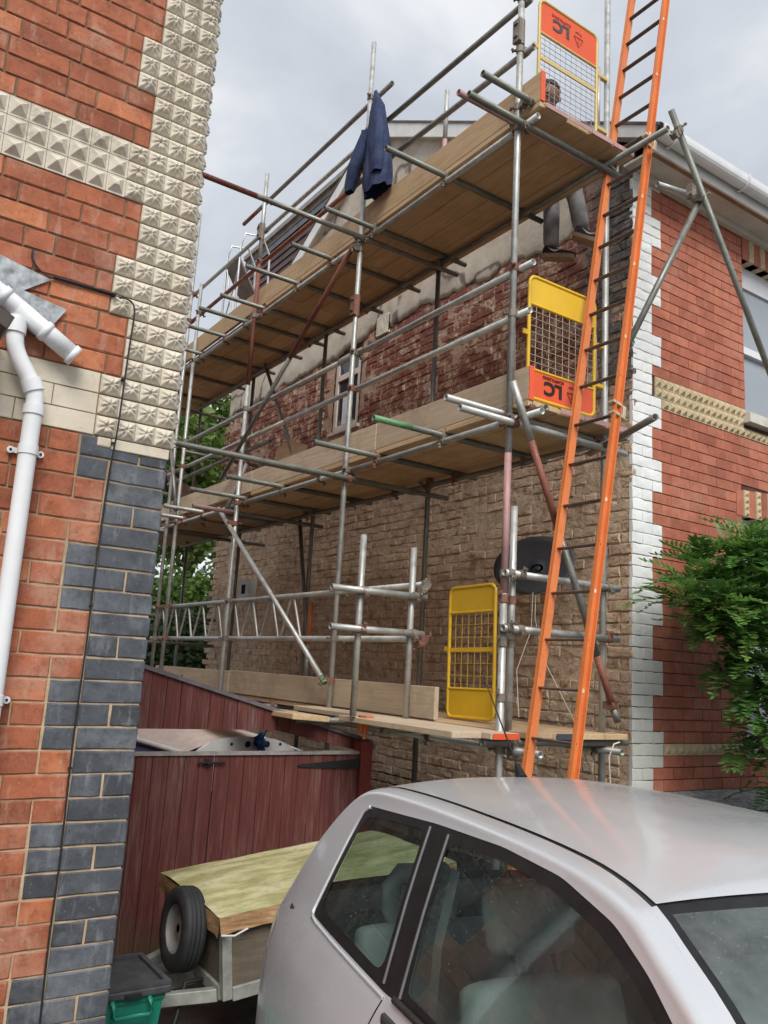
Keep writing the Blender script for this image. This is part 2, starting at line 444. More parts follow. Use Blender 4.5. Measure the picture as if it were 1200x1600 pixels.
def ladder_orange():
    M = MT('orange_fibreglass', 0.45, 0, 0.4)
    c = M.ramp(M.noise(4, 4), [(0.3, (0.58, 0.16, 0.045)), (0.7, (0.69, 0.205, 0.06))])
    c = M.mix(M.mapr(M.noise(30, 4, 0.7), 0.58, 0.72, 0, 0.55), c, (0.30, 0.11, 0.05))
    c = M.mix(M.mapr(M.noise(90, 3), 0.66, 0.72, 0, 0.8), c, (0.60, 0.45, 0.34))
    M.col(c); return M.m
M_ORANGE = ladder_orange()
M_RUNG = simple('dull_alloy_rung', (0.165, 0.135, 0.12), 0.5, 0.4, 0.3, 30)
M_CREAMP = simple('cream_plug', (0.70, 0.62, 0.45), 0.5)
def chip_paint(name, c, chip, amt=0.67):
    M = MT(name, 0.45, 0, 0.45)
    k = M.ramp(M.noise(5, 4), [(0.3, tuple(x * 0.88 for x in c)), (0.7, c)])
    k = M.mix(M.mapr(M.noise(26, 5, 0.7), amt, amt + 0.03), k, chip)
    M.col(k); return M.m
M_YEL = chip_paint('yellow_safety_paint', (0.74, 0.46, 0.028), (0.10, 0.055, 0.03))
M_YELP = chip_paint('faded_yellow_paint', (0.62, 0.46, 0.17), (0.25, 0.17, 0.09), 0.66)
M_WIRE = simple('bare_mesh_wire', (0.50, 0.46, 0.36), 0.5, 0.3, 0.15)
M_SIGN = chip_paint('orange_red_sign', (0.74, 0.105, 0.035), (0.72, 0.42, 0.10), 0.70)
M_SIGNT = simple('black_sign_lettering', (0.016, 0.015, 0.017), 0.5)
M_SIGNT2 = simple('faint_sign_lettering', (0.30, 0.05, 0.03), 0.5)
# ------------------------------------------------------------------ ground
YL, XC = 3.29, 1.10            # left facade plane and its corner
YR, XG = 4.08, 4.956           # right facade plane and the gable plane
def ground_mat():
    M = MT('damp_concrete_ground', 0.75, 0, 0.35)
    c = M.ramp(M.noise(3, 7, 0.7), [(0.3, (0.075, 0.066, 0.056)), (0.6, (0.15, 0.135, 0.115)), (0.8, (0.21, 0.19, 0.165))])
    c = M.mix(M.mapr(M.noise(60, 3), 0.62, 0.7), c, (0.24, 0.21, 0.18))
    M.col(c); M.rough(M.mapr(M.noise(2.2, 4), 0.4, 0.65, 0.35, 0.85)); M.bump(M.noise(70, 4, 0.7), 0.5, 0.006)
    return M.m
g = obj('ground', [(-300, -300, 0), (300, -300, 0), (300, 300, 0), (-300, 300, 0)], [(0, 1, 2, 3)], ground_mat())
tag(g, kind='structure')

# ------------------------------------------------------------------ brick helpers
def brick_mesh(name, w, h, depth, mat, jit=0.0015, ch=0.004, nx=3, n_z=1, bulge=0.0):
    """front face looks to -Y, front plane at y=0 - slightly uneven rim"""
    pts = []
    def rim(inset):
        a, b = w / 2 - inset, h / 2 - inset
        P = [(-a + 2 * a * i / nx, -b) for i in range(nx)] + [(a, -b + 2 * b * i / n_z) for i in range(n_z)]
        P += [(a - 2 * a * i / nx, b) for i in range(nx)] + [(-a, b - 2 * b * i / n_z) for i in range(n_z)]
        return P
    n = 2 * (nx + n_z)
    v = []
    o = [(x + rr(-jit, jit), z + rr(-jit, jit)) for x, z in rim(0)]
    for x, z in o: v.append((x, depth, z))
    for x, z in o: v.append((x, ch + rr(-jit, jit) * 0.5, z))
    for x, z in rim(ch): v.append((x + rr(-jit, jit), rr(-jit, jit) * 0.6, z + rr(-jit, jit)))
    v.append((rr(-.1, .1) * w, -bulge, 0))
    f = []
    for k in (0, 1):
        for i in range(n):
            j = (i + 1) % n
            f.append((k*n+i, k*n+j, (k+1)*n+j, (k+1)*n+i))
    c = len(v) - 1
    for i in range(n): f.append((2*n+i, 2*n+(i+1) % n, c))
    me = mesh(name, v, f); me.materials.append(mat)
    return me
CAMP = Vector((0, 0, CAM_H))
FACE = {'front': 0.0, 'gable': -math.pi / 2, 'back': math.pi / 2}
def lay(specs, meshes, name, parent, limit=300, face='front', stuff_name=None, wob=0.006, tilt=0.0):
    """specs: (centre, width, height, kind) ; nearest `limit` are objects, the rest one mesh"""
    specs = sorted(specs, key=lambda s: (Vector(s[0]) - CAMP).length)
    rest = MB()
    for i, (c, w, h, k) in enumerate(specs):
        me, w0, h0 = random.choice(meshes[k])
        M = Matrix.Translation(c) @ Matrix.Rotation(FACE[face], 4, 'Z') @ Matrix.Rotation(rr(-1, 1) * wob, 4, 'Y') @ Matrix.Rotation(rr(-1, 1) * tilt, 4, 'Z') @ Matrix.Rotation(rr(-1, 1) * tilt * 2, 4, 'X') @ Matrix.Diagonal((w / w0, 1, h / h0, 1))
        if i < limit:
            inst(name, me, M, parent)
        else:
            rest.add([M @ q.co for q in me.vertices], [tuple(p.vertices) for p in me.polygons])
    if rest.v:
        m0 = meshes[specs[0][3]][0][0].materials[0]
        me = bpy.data.meshes.new(stuff_name); me.from_pydata(rest.v, [], rest.f); me.update(); me.materials.append(m0)
        o = link(bpy.data.objects.new(stuff_name, me), parent); o['kind'] = 'stuff'
def grid_tile(name, size, fn, n, mat, depth=0.03):
    v = []; f = []
    for j in range(n + 1):
        for i in range(n + 1):
            a, b = -1 + 2 * i / n, -1 + 2 * j / n
            v.append((a * size / 2, -fn(a, b), b * size / 2))
    for j in range(n):
        for i in range(n): f.append((j*(n+1)+i, j*(n+1)+i+1, (j+1)*(n+1)+i+1, (j+1)*(n+1)+i))
    # skirt
    ring = [i for i in range(n + 1)] + [j*(n+1)+n for j in range(1, n+1)] + [n*(n+1)+i for i in range(n-1, -1, -1)] + [j*(n+1) for j in range(n-1, 0, -1)]
    k = len(v)
    for i in ring: v.append((v[i][0], depth, v[i][2]))
    for a in range(len(ring)):
        b = (a + 1) % len(ring); f.append((ring[b], ring[a], k + a, k + b))
    me = mesh(name, v, f, True); me.materials.append(mat)
    return me
def flower(a, b):
    r = max(abs(a), abs(b)); q = math.hypot(a, b); t = math.atan2(b, a)
    if r > 0.93: return 0.0
    if r > 0.85: return 0.0035
    pillow = 0.0055 + 0.020 * (1 - (r / 0.85) ** 2.6)
    pet = abs(math.cos(4 * t)) ** 0.6                       # eight petals
    ln = 0.84 if math.cos(4 * t) > 0 else 0.80
    if math.cos(4 * t) < 0: pet *= 0.85                     # diagonal petals run to the corners
    prof = max(0.0, 1 - ((q - 0.42) / 0.46) ** 2)
    groove = 0.0105 * (1 - pet) * min(1.0, q / 0.2) * max(0.0, 1 - (r / 0.85) ** 6)
    h = pillow - groove + 0.004 * pet * prof
    if q < 0.17: h -= 0.012 * (1 - (q / 0.17) ** 2)
    return max(h, 0.0005)
def worn(k):
    cx_, cy_ = rr(-.7, .7), rr(-.7, .7)
    return lambda a, b: max(0.0004, flower(a, b) * (1 - 0.45 * math.exp(-((a - cx_) ** 2 + (b - cy_) ** 2) / 0.12)) + 0.0012 * noise.noise((a * 3 + k * 9, b * 3, k)))
FT = [grid_tile('flower_tile', 0.0775, worn(k), 24, M_CREAM) for k in range(5)]
def pyr_mesh(name, mat, w, h, ap, edge=0.10):
    a, b = w / 2, h / 2; e = edge * w; ox, oz, t = rr(-.003, .003), rr(-.003, .003), rr(.004, .011)
    v = [(-a, .03, -b), (a, .03, -b), (a, .03, b), (-a, .03, b), (-a, 0, -b), (a, 0, -b), (a, 0, b), (-a, 0, b),
         (-a+e, 0, -b+e), (a-e, 0, -b+e), (a-e, 0, b-e), (-a+e, 0, b-e), (ox-t, -ap*.86, oz-t), (ox+t, -ap*.9, oz-t*.8), (ox+t*.9, -ap*.88, oz+t), (ox-t, -ap*.84, oz+t), (ox, -ap*.97, oz)]
    f = [(0,1,5,4),(1,2,6,5),(2,3,7,6),(3,0,4,7),(4,5,9,8),(5,6,10,9),(6,7,11,10),(7,4,8,11),(8,9,13,12),(9,10,14,13),(10,11,15,14),(11,8,12,15),(12,13,16),(13,14,16),(14,15,16),(15,12,16)]
    me = mesh(name, v, f); me.materials.append(mat); return me
PTS = [pyr_mesh('pyramid_tile', M_CREAM, 0.078, 0.0825, rr(.026, .032)) for _ in range(6)]
PT2S = [pyr_mesh('pyramid_tile', M_CREAM2, 0.074, 0.080, rr(.024, .029)) for _ in range(5)]

# ------------------------------------------------------------------ left house
LH = empty('brick_house', (XC, YL, 0), 'orange-red brick house corner with cream flower-tile quoins above blue bricks', 'house')
def wall_brick_tex():
    M = MT('brickwork_far', 0.8, 0, 0.2)
    q = M.n('ShaderNodeTexBrick'); 
    cx = M.n('ShaderNodeCombineXYZ'); sp = M.n('ShaderNodeSeparateXYZ'); M.L(M.pos, sp.inputs[0])
    M.L(M.math('ADD', sp.outputs[0], sp.outputs[1]), cx.inputs[0]); M.L(sp.outputs[2], cx.inputs[1])
    M.L(cx.outputs[0], q.inputs['Vector'])
    for k, v in (('Color1', (0.38, 0.10, 0.045, 1)), ('Color2', (0.30, 0.075, 0.035, 1)), ('Mortar', (0.32, 0.25, 0.17, 1)), ('Scale', 1.0), ('Mortar Size', 0.006), ('Brick Width', 0.238), ('Row Height', 0.0857)):
        q.inputs[k].default_value = v
    M.col(q.outputs[0]); return M.m
core = MB()
core.box((-3.4, YL + 0.012, 0), (XC - 0.012, YL + 7.7, 6.6)).build('house_body', wall_brick_tex(), LH)
wall = MB().box((-0.42, YL + 0.006, 0.0), (XC - 0.006, YL + 0.0115, 5.3)).build('wall', M_MORT_L, LH)
# the return side of the corner
MB().box((XC - 0.0115, YL + 0.0121, 0.0), (XC - 0.005, YL + 1.2, 5.3)).build('wall', M_MORT_L, LH)

CH = 0.0857
BR = {k: [(brick_mesh('brick', w, CH - 0.009, 0.03, M_RED, 0.0018), w, CH - 0.009) for _ in range(5)] for k, w in (('s', 0.229), ('h', 0.110), ('c', 0.06))}
BB = {k: [(brick_mesh('blue_brick', w, CH - 0.010, 0.03, M_BLUE, 0.0020), w, CH - 0.010) for _ in range(5)] for k, w in (('s', 0.229), ('h', 0.110))}
BBS = {'s': [(brick_mesh('blue_brick', 0.229, CH - 0.010, 0.03, M_BLUE, 0.0018), 0.229, CH - 0.010)], 'h': [(brick_mesh('blue_brick', 0.11, CH - 0.010, 0.03, M_BLUE, 0.0018), 0.11, CH - 0.010)]}
SB = {'s': [(brick_mesh('cream_block', 0.23, CH - 0.004, 0.03, M_STONE, 0.0008, 0.002), 0.23, CH - 0.004)]}
reds, blues, creams = [], [], []
J = 0.0075
def run(x1, z, out, kinds, xmin, dy=0.0):
    """lay bricks leftwards from x1"""
    x = x1; i = 0
    while x > xmin:
        k = kinds[i % len(kinds)]; w = {'s': 0.229, 'h': 0.110, 'c': 0.06}[k]
        out.append(((x - w / 2, YL + rr(-.0012, .0012) + dy, z + CH / 2), w, CH - J + rr(-.001, .001), k)); x -= w + J; i += 1
NARROW, WIDE = 0.238, 0.357
ZB0 = 1.740
def blue_wide(z): return int(math.floor((z + 0.01 - ZB0) / 0.2578)) % 2 == 1   # [1.482,1.740] wide
row = 0
z = ZB0 - 20 * CH
while z < 5.15:
    zc = z + CH / 2; row += 1
    if zc < 2.645:                                   # blue brick base quoin
        w = WIDE if blue_wide(zc) or zc > 2.514 else NARROW
        x0 = XC - w
        if w == WIDE:
            if row % 2: blues += [((XC - 0.055, YL, zc), 0.110, CH - J, 'h'), ((XC - 0.1755 - 0.058, YL, zc), 0.229, CH - J, 's')]
            else: blues += [((XC - 0.1145, YL, zc), 0.229, CH - J, 's'), ((XC - 0.293, YL, zc), 0.110, CH - J, 'h')]
        else:
            if row % 2: blues += [((XC - 0.1145, YL, zc), 0.229, CH - J, 's')]
            else: blues += [((XC - 0.055, YL, zc), 0.110, CH - J, 'h'), ((XC - 0.174, YL, zc), 0.110, CH - J, 'h')]
        run(x0 - J * 0.4, z, reds, [('s', 's', 'h', 's'), ('h', 's', 's', 'h', 's'), ('s', 'h', 's'), ('h', 's', 'h', 's', 's')][(row * 7) % 4], -0.35)
    z += CH
# return side of the blue base
FACEB = []
for r2 in range(26):
    zc = ZB0 - 20 * CH + (r2 + .5) * CH
    if zc < 2.62 and zc > 0:
        for k in range(3): FACEB.append(((XC, YL + 0.115 + 0.238 * k + (0.119 if r2 % 2 else 0) * (k > 0), zc), 0.229 if k else (0.22 if r2 % 2 else 0.11), CH - J, 's'))
# cream quoins, bands and red courses above
Z0 = 2.685
tiles = []
def seg(zc): return int(math.floor((zc - Z0) / (3 * CH)))
blocks = MB()
z = Z0; row = 0
while z < 5.15:
    zc = z + CH / 2; s = seg(zc); wide = (s % 2 == 0); nt = 4 if wide else 3
    for k in range(nt): tiles.append((XC + 0.012 - 0.0395 - 0.079 * k, zc))
    xl = XC + 0.012 - 0.079 * nt
    if s == 0:                                       # plain cream stone band
        x = xl - 0.003
        off = 0.17 if row % 2 else 0.30
        ws = [off] + [0.235] * 6
        for w in ws:
            creams.append(((x - w / 2, YL - 0.001, zc), w - 0.003, CH - 0.003, 's')); x -= w
            if x < -0.3: break
    elif s == 4:                                     # pyramid band
        x = xl - 0.04
        while x > -0.3:
            inst('pyramid_tile', random.choice(PTS), Matrix.Translation((x, YL - 0.002, zc)), wall); x -= 0.0797
    else:
        run(xl - 0.004, z, reds, [('s', 'h', 's', 's'), ('h', 's', 's'), ('s', 's', 'h'), ('c', 's', 's', 's')][(row * 5) % 4], -0.35)
    z += CH; row += 1
for x, zc in tiles: inst('flower_tile', random.choice(FT), Matrix.Translation((x, YL - 0.003, zc)), wall)
# side face of the quoin, seen edge-on as the knobbly outline
z = Z0; k = 0
while z < 5.0:
    n = 2 if seg(z + CH / 2) % 2 else 3
    for i in range(n):
        inst('flower_tile', random.choice(FT), Matrix.Translation((XC + 0.013, YL + 0.0415 + 0.079 * i, z + CH / 2)) @ Matrix.Rotation(math.pi / 2, 4, 'Z'), wall)
    z += CH
lay(reds, BR, 'brick', wall, 300, 'front', 'far_bricks')
lay(blues, BB, 'blue_brick', wall, 300)
lay(creams, SB, 'cream_block', wall, 300)
lay(FACEB, BBS, 'blue_brick', wall, 100, 'back')
# plain cream stones under the first tiles
MB().obox(Matrix.Translation((XC - 0.115, YL + 0.010, 2.662)), 0.236, 0.03, 0.043, 0.004).build('base_block', M_STONE, wall)
MB().obox(Matrix.Translation((XC - 0.262, YL + 0.010, 2.664)), 0.056, 0.03, 0.040, 0.008).build('base_block', M_STONE, wall)

# ---- drainpipe on the left house
PY = YL - 0.060
def P(x, z, y=PY): return Vector((x, y, z))
dp = MB(); dp.cyl(P(0.553, 2.74), P(0.553, 0.02), 0.0325, n=22)
pipe = dp.build('drainpipe', M_WPVC, LH)
def arc(pts, n=6):
    out = []
    for i in range(len(pts) - 2):
        a, b, c = pts[i:i+3]
        p, q = (a + b) / 2, (b + c) / 2
        for k in range(n): t = k / n; out.append((1-t)**2 * p + 2*t*(1-t) * b + t*t * q)
    return [pts[0]] + out + [(pts[-2] + pts[-1]) / 2, pts[-1]]
MB().path(arc([P(0.452, 3.06), P(0.452, 2.99), P(0.462, 2.925), P(0.535, 2.82), P(0.553, 2.77), P(0.553, 2.70)]), 0.0315, 18).build('swan_neck', M_WPVC, pipe)
MB().path([P(0.18, 3.235), P(0.30, 3.178), P(0.45, 3.095)], 0.036, 18).build('branch_pipe', M_WPVC, pipe)
MB().tube(P(0.45, 3.095), P(0.672, 2.962), 0.036, 0.004, 20).build('branch_pipe', M_WPVC, pipe)
for a, b in (((0.452, 3.045), (0.452, 2.995)), ((0.528, 2.832), (0.546, 2.79)), ((0.553, 2.735), (0.553, 2.700))):
    MB().cyl(P(*a), P(*b), 0.038, n=20).build('pipe_collar', M_WPVC, pipe)
for a, b in (((0.655, 2.972), (0.676, 2.960)), ((0.385, 3.132), (0.408, 3.119)), ((0.545, 3.038), (0.566, 3.026))):
    MB().tube(P(*a), P(*b), 0.041, 0.005, 20).build('pipe_collar', M_WPVC, pipe)
for zz in (2.565, 1.66):
    b = MB(); b.cyl(P(0.553, zz - 0.018), P(0.553, zz + 0.018), 0.0365, n=20)
    for sx in (-1, 1):
        b.cyl((0.553 + sx * 0.053, YL - 0.02, zz), (0.553 + sx * 0.053, YL - 0.003, zz), 0.013, n=14)
        b.box((0.553 + min(sx * 0.03, sx * 0.053), YL - 0.017, zz - 0.010), (0.553 + max(sx * 0.03, sx * 0.053), YL - 0.006, zz + 0.010))
    br = b.build('pipe_bracket', M_WPVC, pipe)
    for sx in (-1, 1): MB().cyl((0.553 + sx * 0.053, YL - 0.024, zz), (0.553 + sx * 0.053, YL - 0.0205, zz), 0.005, n=8).build('screw', M_IRON, pipe)
# lead flashings of the porch at the frame's edge
lf = MB()
lf.prism([(0.0, 3.45), (0.0, 3.24), (0.46, 3.185), (0.558, 3.262), (0.3, 3.32)], 'y', YL - 0.010, YL - 0.004)
lf.prism([(0.28, 3.20), (0.40, 3.10), (0.575, 3.06), (0.63, 3.158), (0.45, 3.19)], 'y', YL - 0.016, YL - 0.0102)
lf.build('lead_flashing', M_LEAD, LH)
po = MB(); po.obox(Matrix.Translation((0.12, YL - 0.16, 3.075)) @ Matrix.Rotation(R(26), 4, 'Y'), 0.62, 0.30, 0.05)
po.build('porch_roof_edge', simple('dark_porch_timber', (0.06, 0.05, 0.045), 0.8), LH)
# black cable clipped down the quoin
cp = [(0.478, 3.362), (0.482, 3.325), (0.515, 3.288), (0.565, 3.272), (0.70, 3.272), (0.80, 3.272), (0.855, 3.262), (0.882, 3.235), (0.885, 3.18), (0.881, 3.05), (0.878, 2.9), (0.874, 2.72), (0.868, 2.5), (0.862, 2.2), (0.862, 1.9), (0.857, 1.5), (0.862, 1.1), (0.858, 0.8), (0.864, 0.4), (0.86, 0.1)]
def smooth(pts, n=5):
    pts = [Vector(p) for p in pts]; out = []
    for i in range(len(pts) - 1):
        p0, p1, p2, p3 = pts[max(i - 1, 0)], pts[i], pts[i + 1], pts[min(i + 2, len(pts) - 1)]
        for k in range(n):
            t = k / n; out.append(0.5 * ((2 * p1) + (p2 - p0) * t + (2 * p0 - 5 * p1 + 4 * p2 - p3) * t * t + (3 * p1 - p0 - 3 * p2 + p3) * t ** 3))
    return out + [pts[-1]]
cab = MB().path(smooth([(x, YL - (0.036 if z > 2.7 and x > 0.8 else 0.009), z) for x, z in cp]), 0.0036, 8).build('cable', M_BLACK, LH)
MB().path([(x, YL - 0.012, z + 0.006) for x, z in cp[3:6]], 0.0046, 8).build('cable_splice', M_BLACK, LH)
for x, zz in ((0.876, 2.93), (0.869, 2.665), (0.862, 2.02), (0.858, 1.42), (0.80, 3.27)):
    MB().box((x - 0.006, YL - (0.04 if zz > 2.9 else 0.015), zz - 0.004), (x + 0.006, YL + 0.001, zz + 0.004)).build('cable_clip', M_BLACK, LH)
# ------------------------------------------------------------------ right house
RH = empty('brick_house', (XG, YR, 0), 'red brick house with white painted quoins and a stripped rough gable wall', 'house')
WX0, WX1, WZ0, WZ1 = 6.45, 7.75, 4.25, 5.70       # upper front window opening
GX0, GX1, GZ0, GZ1 = 6.36, 7.75, 1.42, 3.30       # ground floor front window opening
f = MB()
B0, B1 = YR + 0.0085, YR + 0.25
for a, b, c, d in ((XG + 0.012, GX0, 0, 4.25), (XG + 0.012, WX0, 4.25, 6.15), (GX0, 9.0, 0, GZ0), (GX0, 9.0, GZ1, 4.25), (WX0, 9.0, WZ1, 6.15), (GX1, 9.0, GZ0, GZ1), (WX1, 9.0, 4.25, WZ1)):
    f.box((a, B0, c), (b, B1, d))
fac = f.build('facade_wall', M_MORT_R, RH)
ZF = 1.255; CR = 0.0859
BF = {k: [(brick_mesh('brick', w, CR - 0.005, 0.03, M_RED2, 0.0010, 0.003), w, CR - 0.005) for _ in range(5)] for k, w in (('s', 0.2335), ('h', 0.1145))}
BQ = {k: [(brick_mesh('white_quoin_brick', w, CR - 0.003, 0.035, M_WQ, 0.0028, 0.005, bulge=0.002), w, CR - 0.003) for _ in range(5)] for k, w in (('s', 0.230), ('h', 0.112))}
fb, qb = [], []
k = -14
while True:
    z = ZF + k * CR; zc = z + CR / 2
    if z > 6.06: break
    wide = (math.floor(k / 3) % 2 == 0)
    wq = 0.344 if wide else 0.227
    if zc > 1.08 - 0.0 or True:
        xs = XG
        ks = ('s', 'h') if (k % 2 == 0) else ('h', 's')
        if not wide: ks = ('s',) if k % 2 == 0 else ('h', 'h')
        for q in ks:
            w = {'s': 0.229, 'h': 0.1135}[q]
            if xs + w > XG + wq + 0.01: w = XG + wq - xs
            qb.append(((xs + w / 2 - 0.001, YR - 0.006, zc), w - 0.001 + rr(-.001, .003), CR - 0.0035, q)); xs += w + 0.0015
    x = XG + wq + 0.004 + (0 if k % 2 else -0.0)
    first = True
    band = (32 <= k <= 34)
    low = (k == 1)
    if band: pass
    while x < 7.5:
        kind = 's'
        w = 0.2335
        if first: w = (0.2335 if (k % 2) else 0.115); 
        if first and wide: w = (0.115 if (k % 2) else 0.2335)
        first = False
        x1 = x + w
        # openings
        lim = None
        if WZ0 - 0.03 < zc < WZ1 + 0.36: lim = WX0
        if GZ0 - 0.07 < zc < GZ1 + 0.30: lim = GX0
        if lim and x1 > lim - 0.01:
            w = lim - 0.003 - x; x1 = lim + 10
        if w > 0.03 and not band and not low and zc > 0.2:
            kk = 's' if w > 0.17 else 'h'
            fb.append(((x + w / 2, YR + rr(-.001, .001), zc), w, CR - 0.0055, kk))
        x = x1 + 0.0045
    k += 1
lay(fb, BF, 'brick', fac, 300, 'front', 'far_bricks')
lay(qb, BQ, 'white_quoin_brick', fac, 300)
# pyramid bands
for r0, xa, xb in ((34, 5.222, 6.44), (33, 5.222, 6.41), (32, 5.308, 6.42), (1, 5.308, 6.33)):
    zc = ZF + (r0 + .5) * CR; n = int(round((xb - xa) / 0.0768))
    for i in range(n): inst('pyramid_tile', random.choice(PT2S), Matrix.Translation((xa + (i + .5) * (xb - xa) / n, YR - 0.004, zc)) @ Matrix.Diagonal(((xb - xa) / n / 0.0755, 1, 1.03, 1)), fac)
zc = ZF + 32.5 * CR
for i in range(8): inst('pyramid_tile', random.choice(PT2S), Matrix.Translation((6.46 + i * 0.078, YR - 0.004, zc)), fac)
# window heads: alternating red and buff blocks
def head(x0, x1, z0, z1, recess):
    x = x0; i = 0
    while x < x1:
        w = 0.098 if i % 2 == 0 else 0.080
        zt = z1 + 0.04 * math.sin((x - x0) / (x1 - x0) * math.pi)
        if i % 2 == 0:
            MB().box((x, YR - 0.006, z0), (x + w - 0.004, YR + 0.11, zt)).build('head_brick', M_RED2, fac)
        else:
            hb = MB().box((x, YR - 0.006, z0 - 0.002), (x + w - 0.004, YR + 0.11, zt)).build('head_block', M_CREAM2, fac)
            n = 4
            for q in range(n):
                inst('pyramid_tile', random.choice(PT2S), Matrix.Translation((x + w / 2 - 0.002, YR - 0.012, z0 + (q + .5) * (zt - z0) / n)) @ Matrix.Diagonal((0.95, 0.6, (zt - z0) / n / 0.082, 1)), fac)
        x += w; i += 1
head(WX0 + 0.003, 7.6, WZ1, 6.05, 0.1)
head(GX0 - 0.08, 7.6, GZ1, 3.52, 0.1)
def front_window(x0, x1, z0, z1, split):
    fr = MB(); ya, yb = YR + 0.095, YR + 0.16; t = 0.055
    fr.box((x0, ya, z0), (x0 + t, yb, z1)); fr.box((x1 - t, ya, z0), (x1, yb, z1)); fr.box((x0 + t, ya, z1 - 0.20), (x1 - t, yb, z1)); fr.box((x0 + t, ya, z0), (x1 - t, yb, z0 + t))
    fr.box((x0 + t, ya - 0.006, split - 0.03), (x1 - t, yb, split + 0.035))
    w = fr.build('window', M_WPVC, RH)
    MB().box((x0 + t, ya + 0.035, z0 + t), (x1 - t, ya + 0.04, split - 0.03)).build('pane', M_PANE, w)
    MB().box((x0 + t, ya + 0.022, split + 0.035), (x1 - t, ya + 0.027, z1 - 0.20)).build('pane', M_PANE, w)
    MB().box((x0 + t, ya + 0.03, z1 - 0.215), (x1 - t, ya + 0.034, z1 - 0.2)).build('blind_edge', M_IRON, w)
front_window(WX0 + 0.001, WX1 - 0.001, WZ0, WZ1 - 0.002, 4.88)
front_window(GX0 + 0.001, GX1 - 0.001, GZ0, GZ1 - 0.002, 2.60)
def sill(x0, x1, z0, z1):
    MB().prism([(YR - 0.075, z0), (YR + 0.10, z0), (YR + 0.10, z1 + 0.03), (YR - 0.075, z1 - 0.01)], 'x', x0, x1).build('window_sill', M_STONEW, RH)
sill(6.40, 7.8, 4.13, 4.225); sill(6.335, 7.8, 1.315, 1.405)
# lead flashing and the roof of the bay below
MB().prism([(YR - 0.008, 1.085), (YR - 0.02, 1.082), (YR - 0.30, 0.985), (YR - 0.30, 0.975), (YR - 0.008, 1.06)], 'x', 5.23, 8.5).build('lead_flashing', M_LEAD, RH)
MB().prism([(YR - 0.30, 0.968), (YR - 0.42, 0.94), (YR - 0.42, 0.88), (YR - 0.30, 0.90)], 'x', 5.5, 8.5).build('bay_gutter', M_WPAINT, RH)
MB().box((5.55, YR - 0.36, 0.0), (8.4, YR - 0.02, 0.90)).build('bay_front', M_WPAINT, RH)

# ---- gable wall
YE = 12.0
def verge(y): return 6.30 + (y - YR) * 0.55 if y < 8.0 else 6.30 + (8.0 - YR) * 0.55 - (y - 8.0) * 0.55
W0, W1, V0, V1 = 8.16, 8.74, 4.70, 5.68           # small side window
gb = MB(); ga, gb1 = XG + 0.012, XG + 0.26
for a, b, c, d in ((YR + 0.251, W0, 0, 5.70), (W0, W1, 0, V0), (W1, YE, 0, 5.70)):
    gb.box((ga, a, c), (gb1, b, d))
gb.box((ga, YR + 0.0086, 0), (gb1, YR + 0.2499, 6.1))
gb.prism([(YR + 0.251, 5.7001), (YE, 5.7001), (YE, verge(YE)), (8.0, verge(8.0)), (YR + 0.251, verge(YR + .25))], 'x', ga, gb1)
gab = gb.build('gable_wall', M_GMORT, RH)
BG = {}
for kd, w in (('s', 0.226), ('h', 0.108)):
    L_ = []
    for _ in range(9):
        L_.append((brick_mesh('rough_brick', w, CR - 0.010, 0.04, M_GABLE, 0.0052, 0.005, nx=4, n_z=2, bulge=0.002), w, CR - 0.010))
    BG[kd] = L_
def redge(y):                                      # lower edge of the old cement render
    return 5.70 + 0.12 * math.sin(y * 0.9 + 1.0) * 0.5 + 0.10 * (noise.noise((y * 2.1, 0, 0))) + 0.05 * noise.noise((y * 9, 3, 0))
gs = []
k = -14
while ZF + k * CR < 6.4:
    zc = ZF + (k + .5) * CR
    if zc > 0.3:
        y = YR + (0.0 if k % 2 else 0.0); i = 0
        pat = [('h', 's', 's', 's', 'h', 's', 's', 's'), ('s', 's', 's', 'h'), ('s', 'h', 's', 'h'), ('h', 's', 'h', 's', 's')][k % 4]
        while y < YE:
            kd = pat[i % len(pat)]; w = {'s': 0.226, 'h': 0.108}[kd]; i += 1
            yc = y + w / 2; ok = True
            if W0 - 0.02 < y + w and y < W1 + 0.02 and V0 - 0.06 < zc < V1 + 0.02: ok = False
            if zc > redge(yc) + 0.10 and yc > 4.62: ok = False
            if zc > verge(yc) - 0.09 or zc > 6.12 and yc < 4.62: ok = False
            if random.random() < 0.006: ok = False
            if ok: gs.append(((XG + rr(-.009, .006), yc, zc + rr(-.003, .003)), w + rr(-.008, .008), CR - rr(.007, .017), kd))
            y += w + 0.012 + rr(-.003, .004)
    k += 1
lay(gs, BG, 'rough_brick', gab, 300, 'gable', 'far_rough_bricks', 0.010, 0.013)
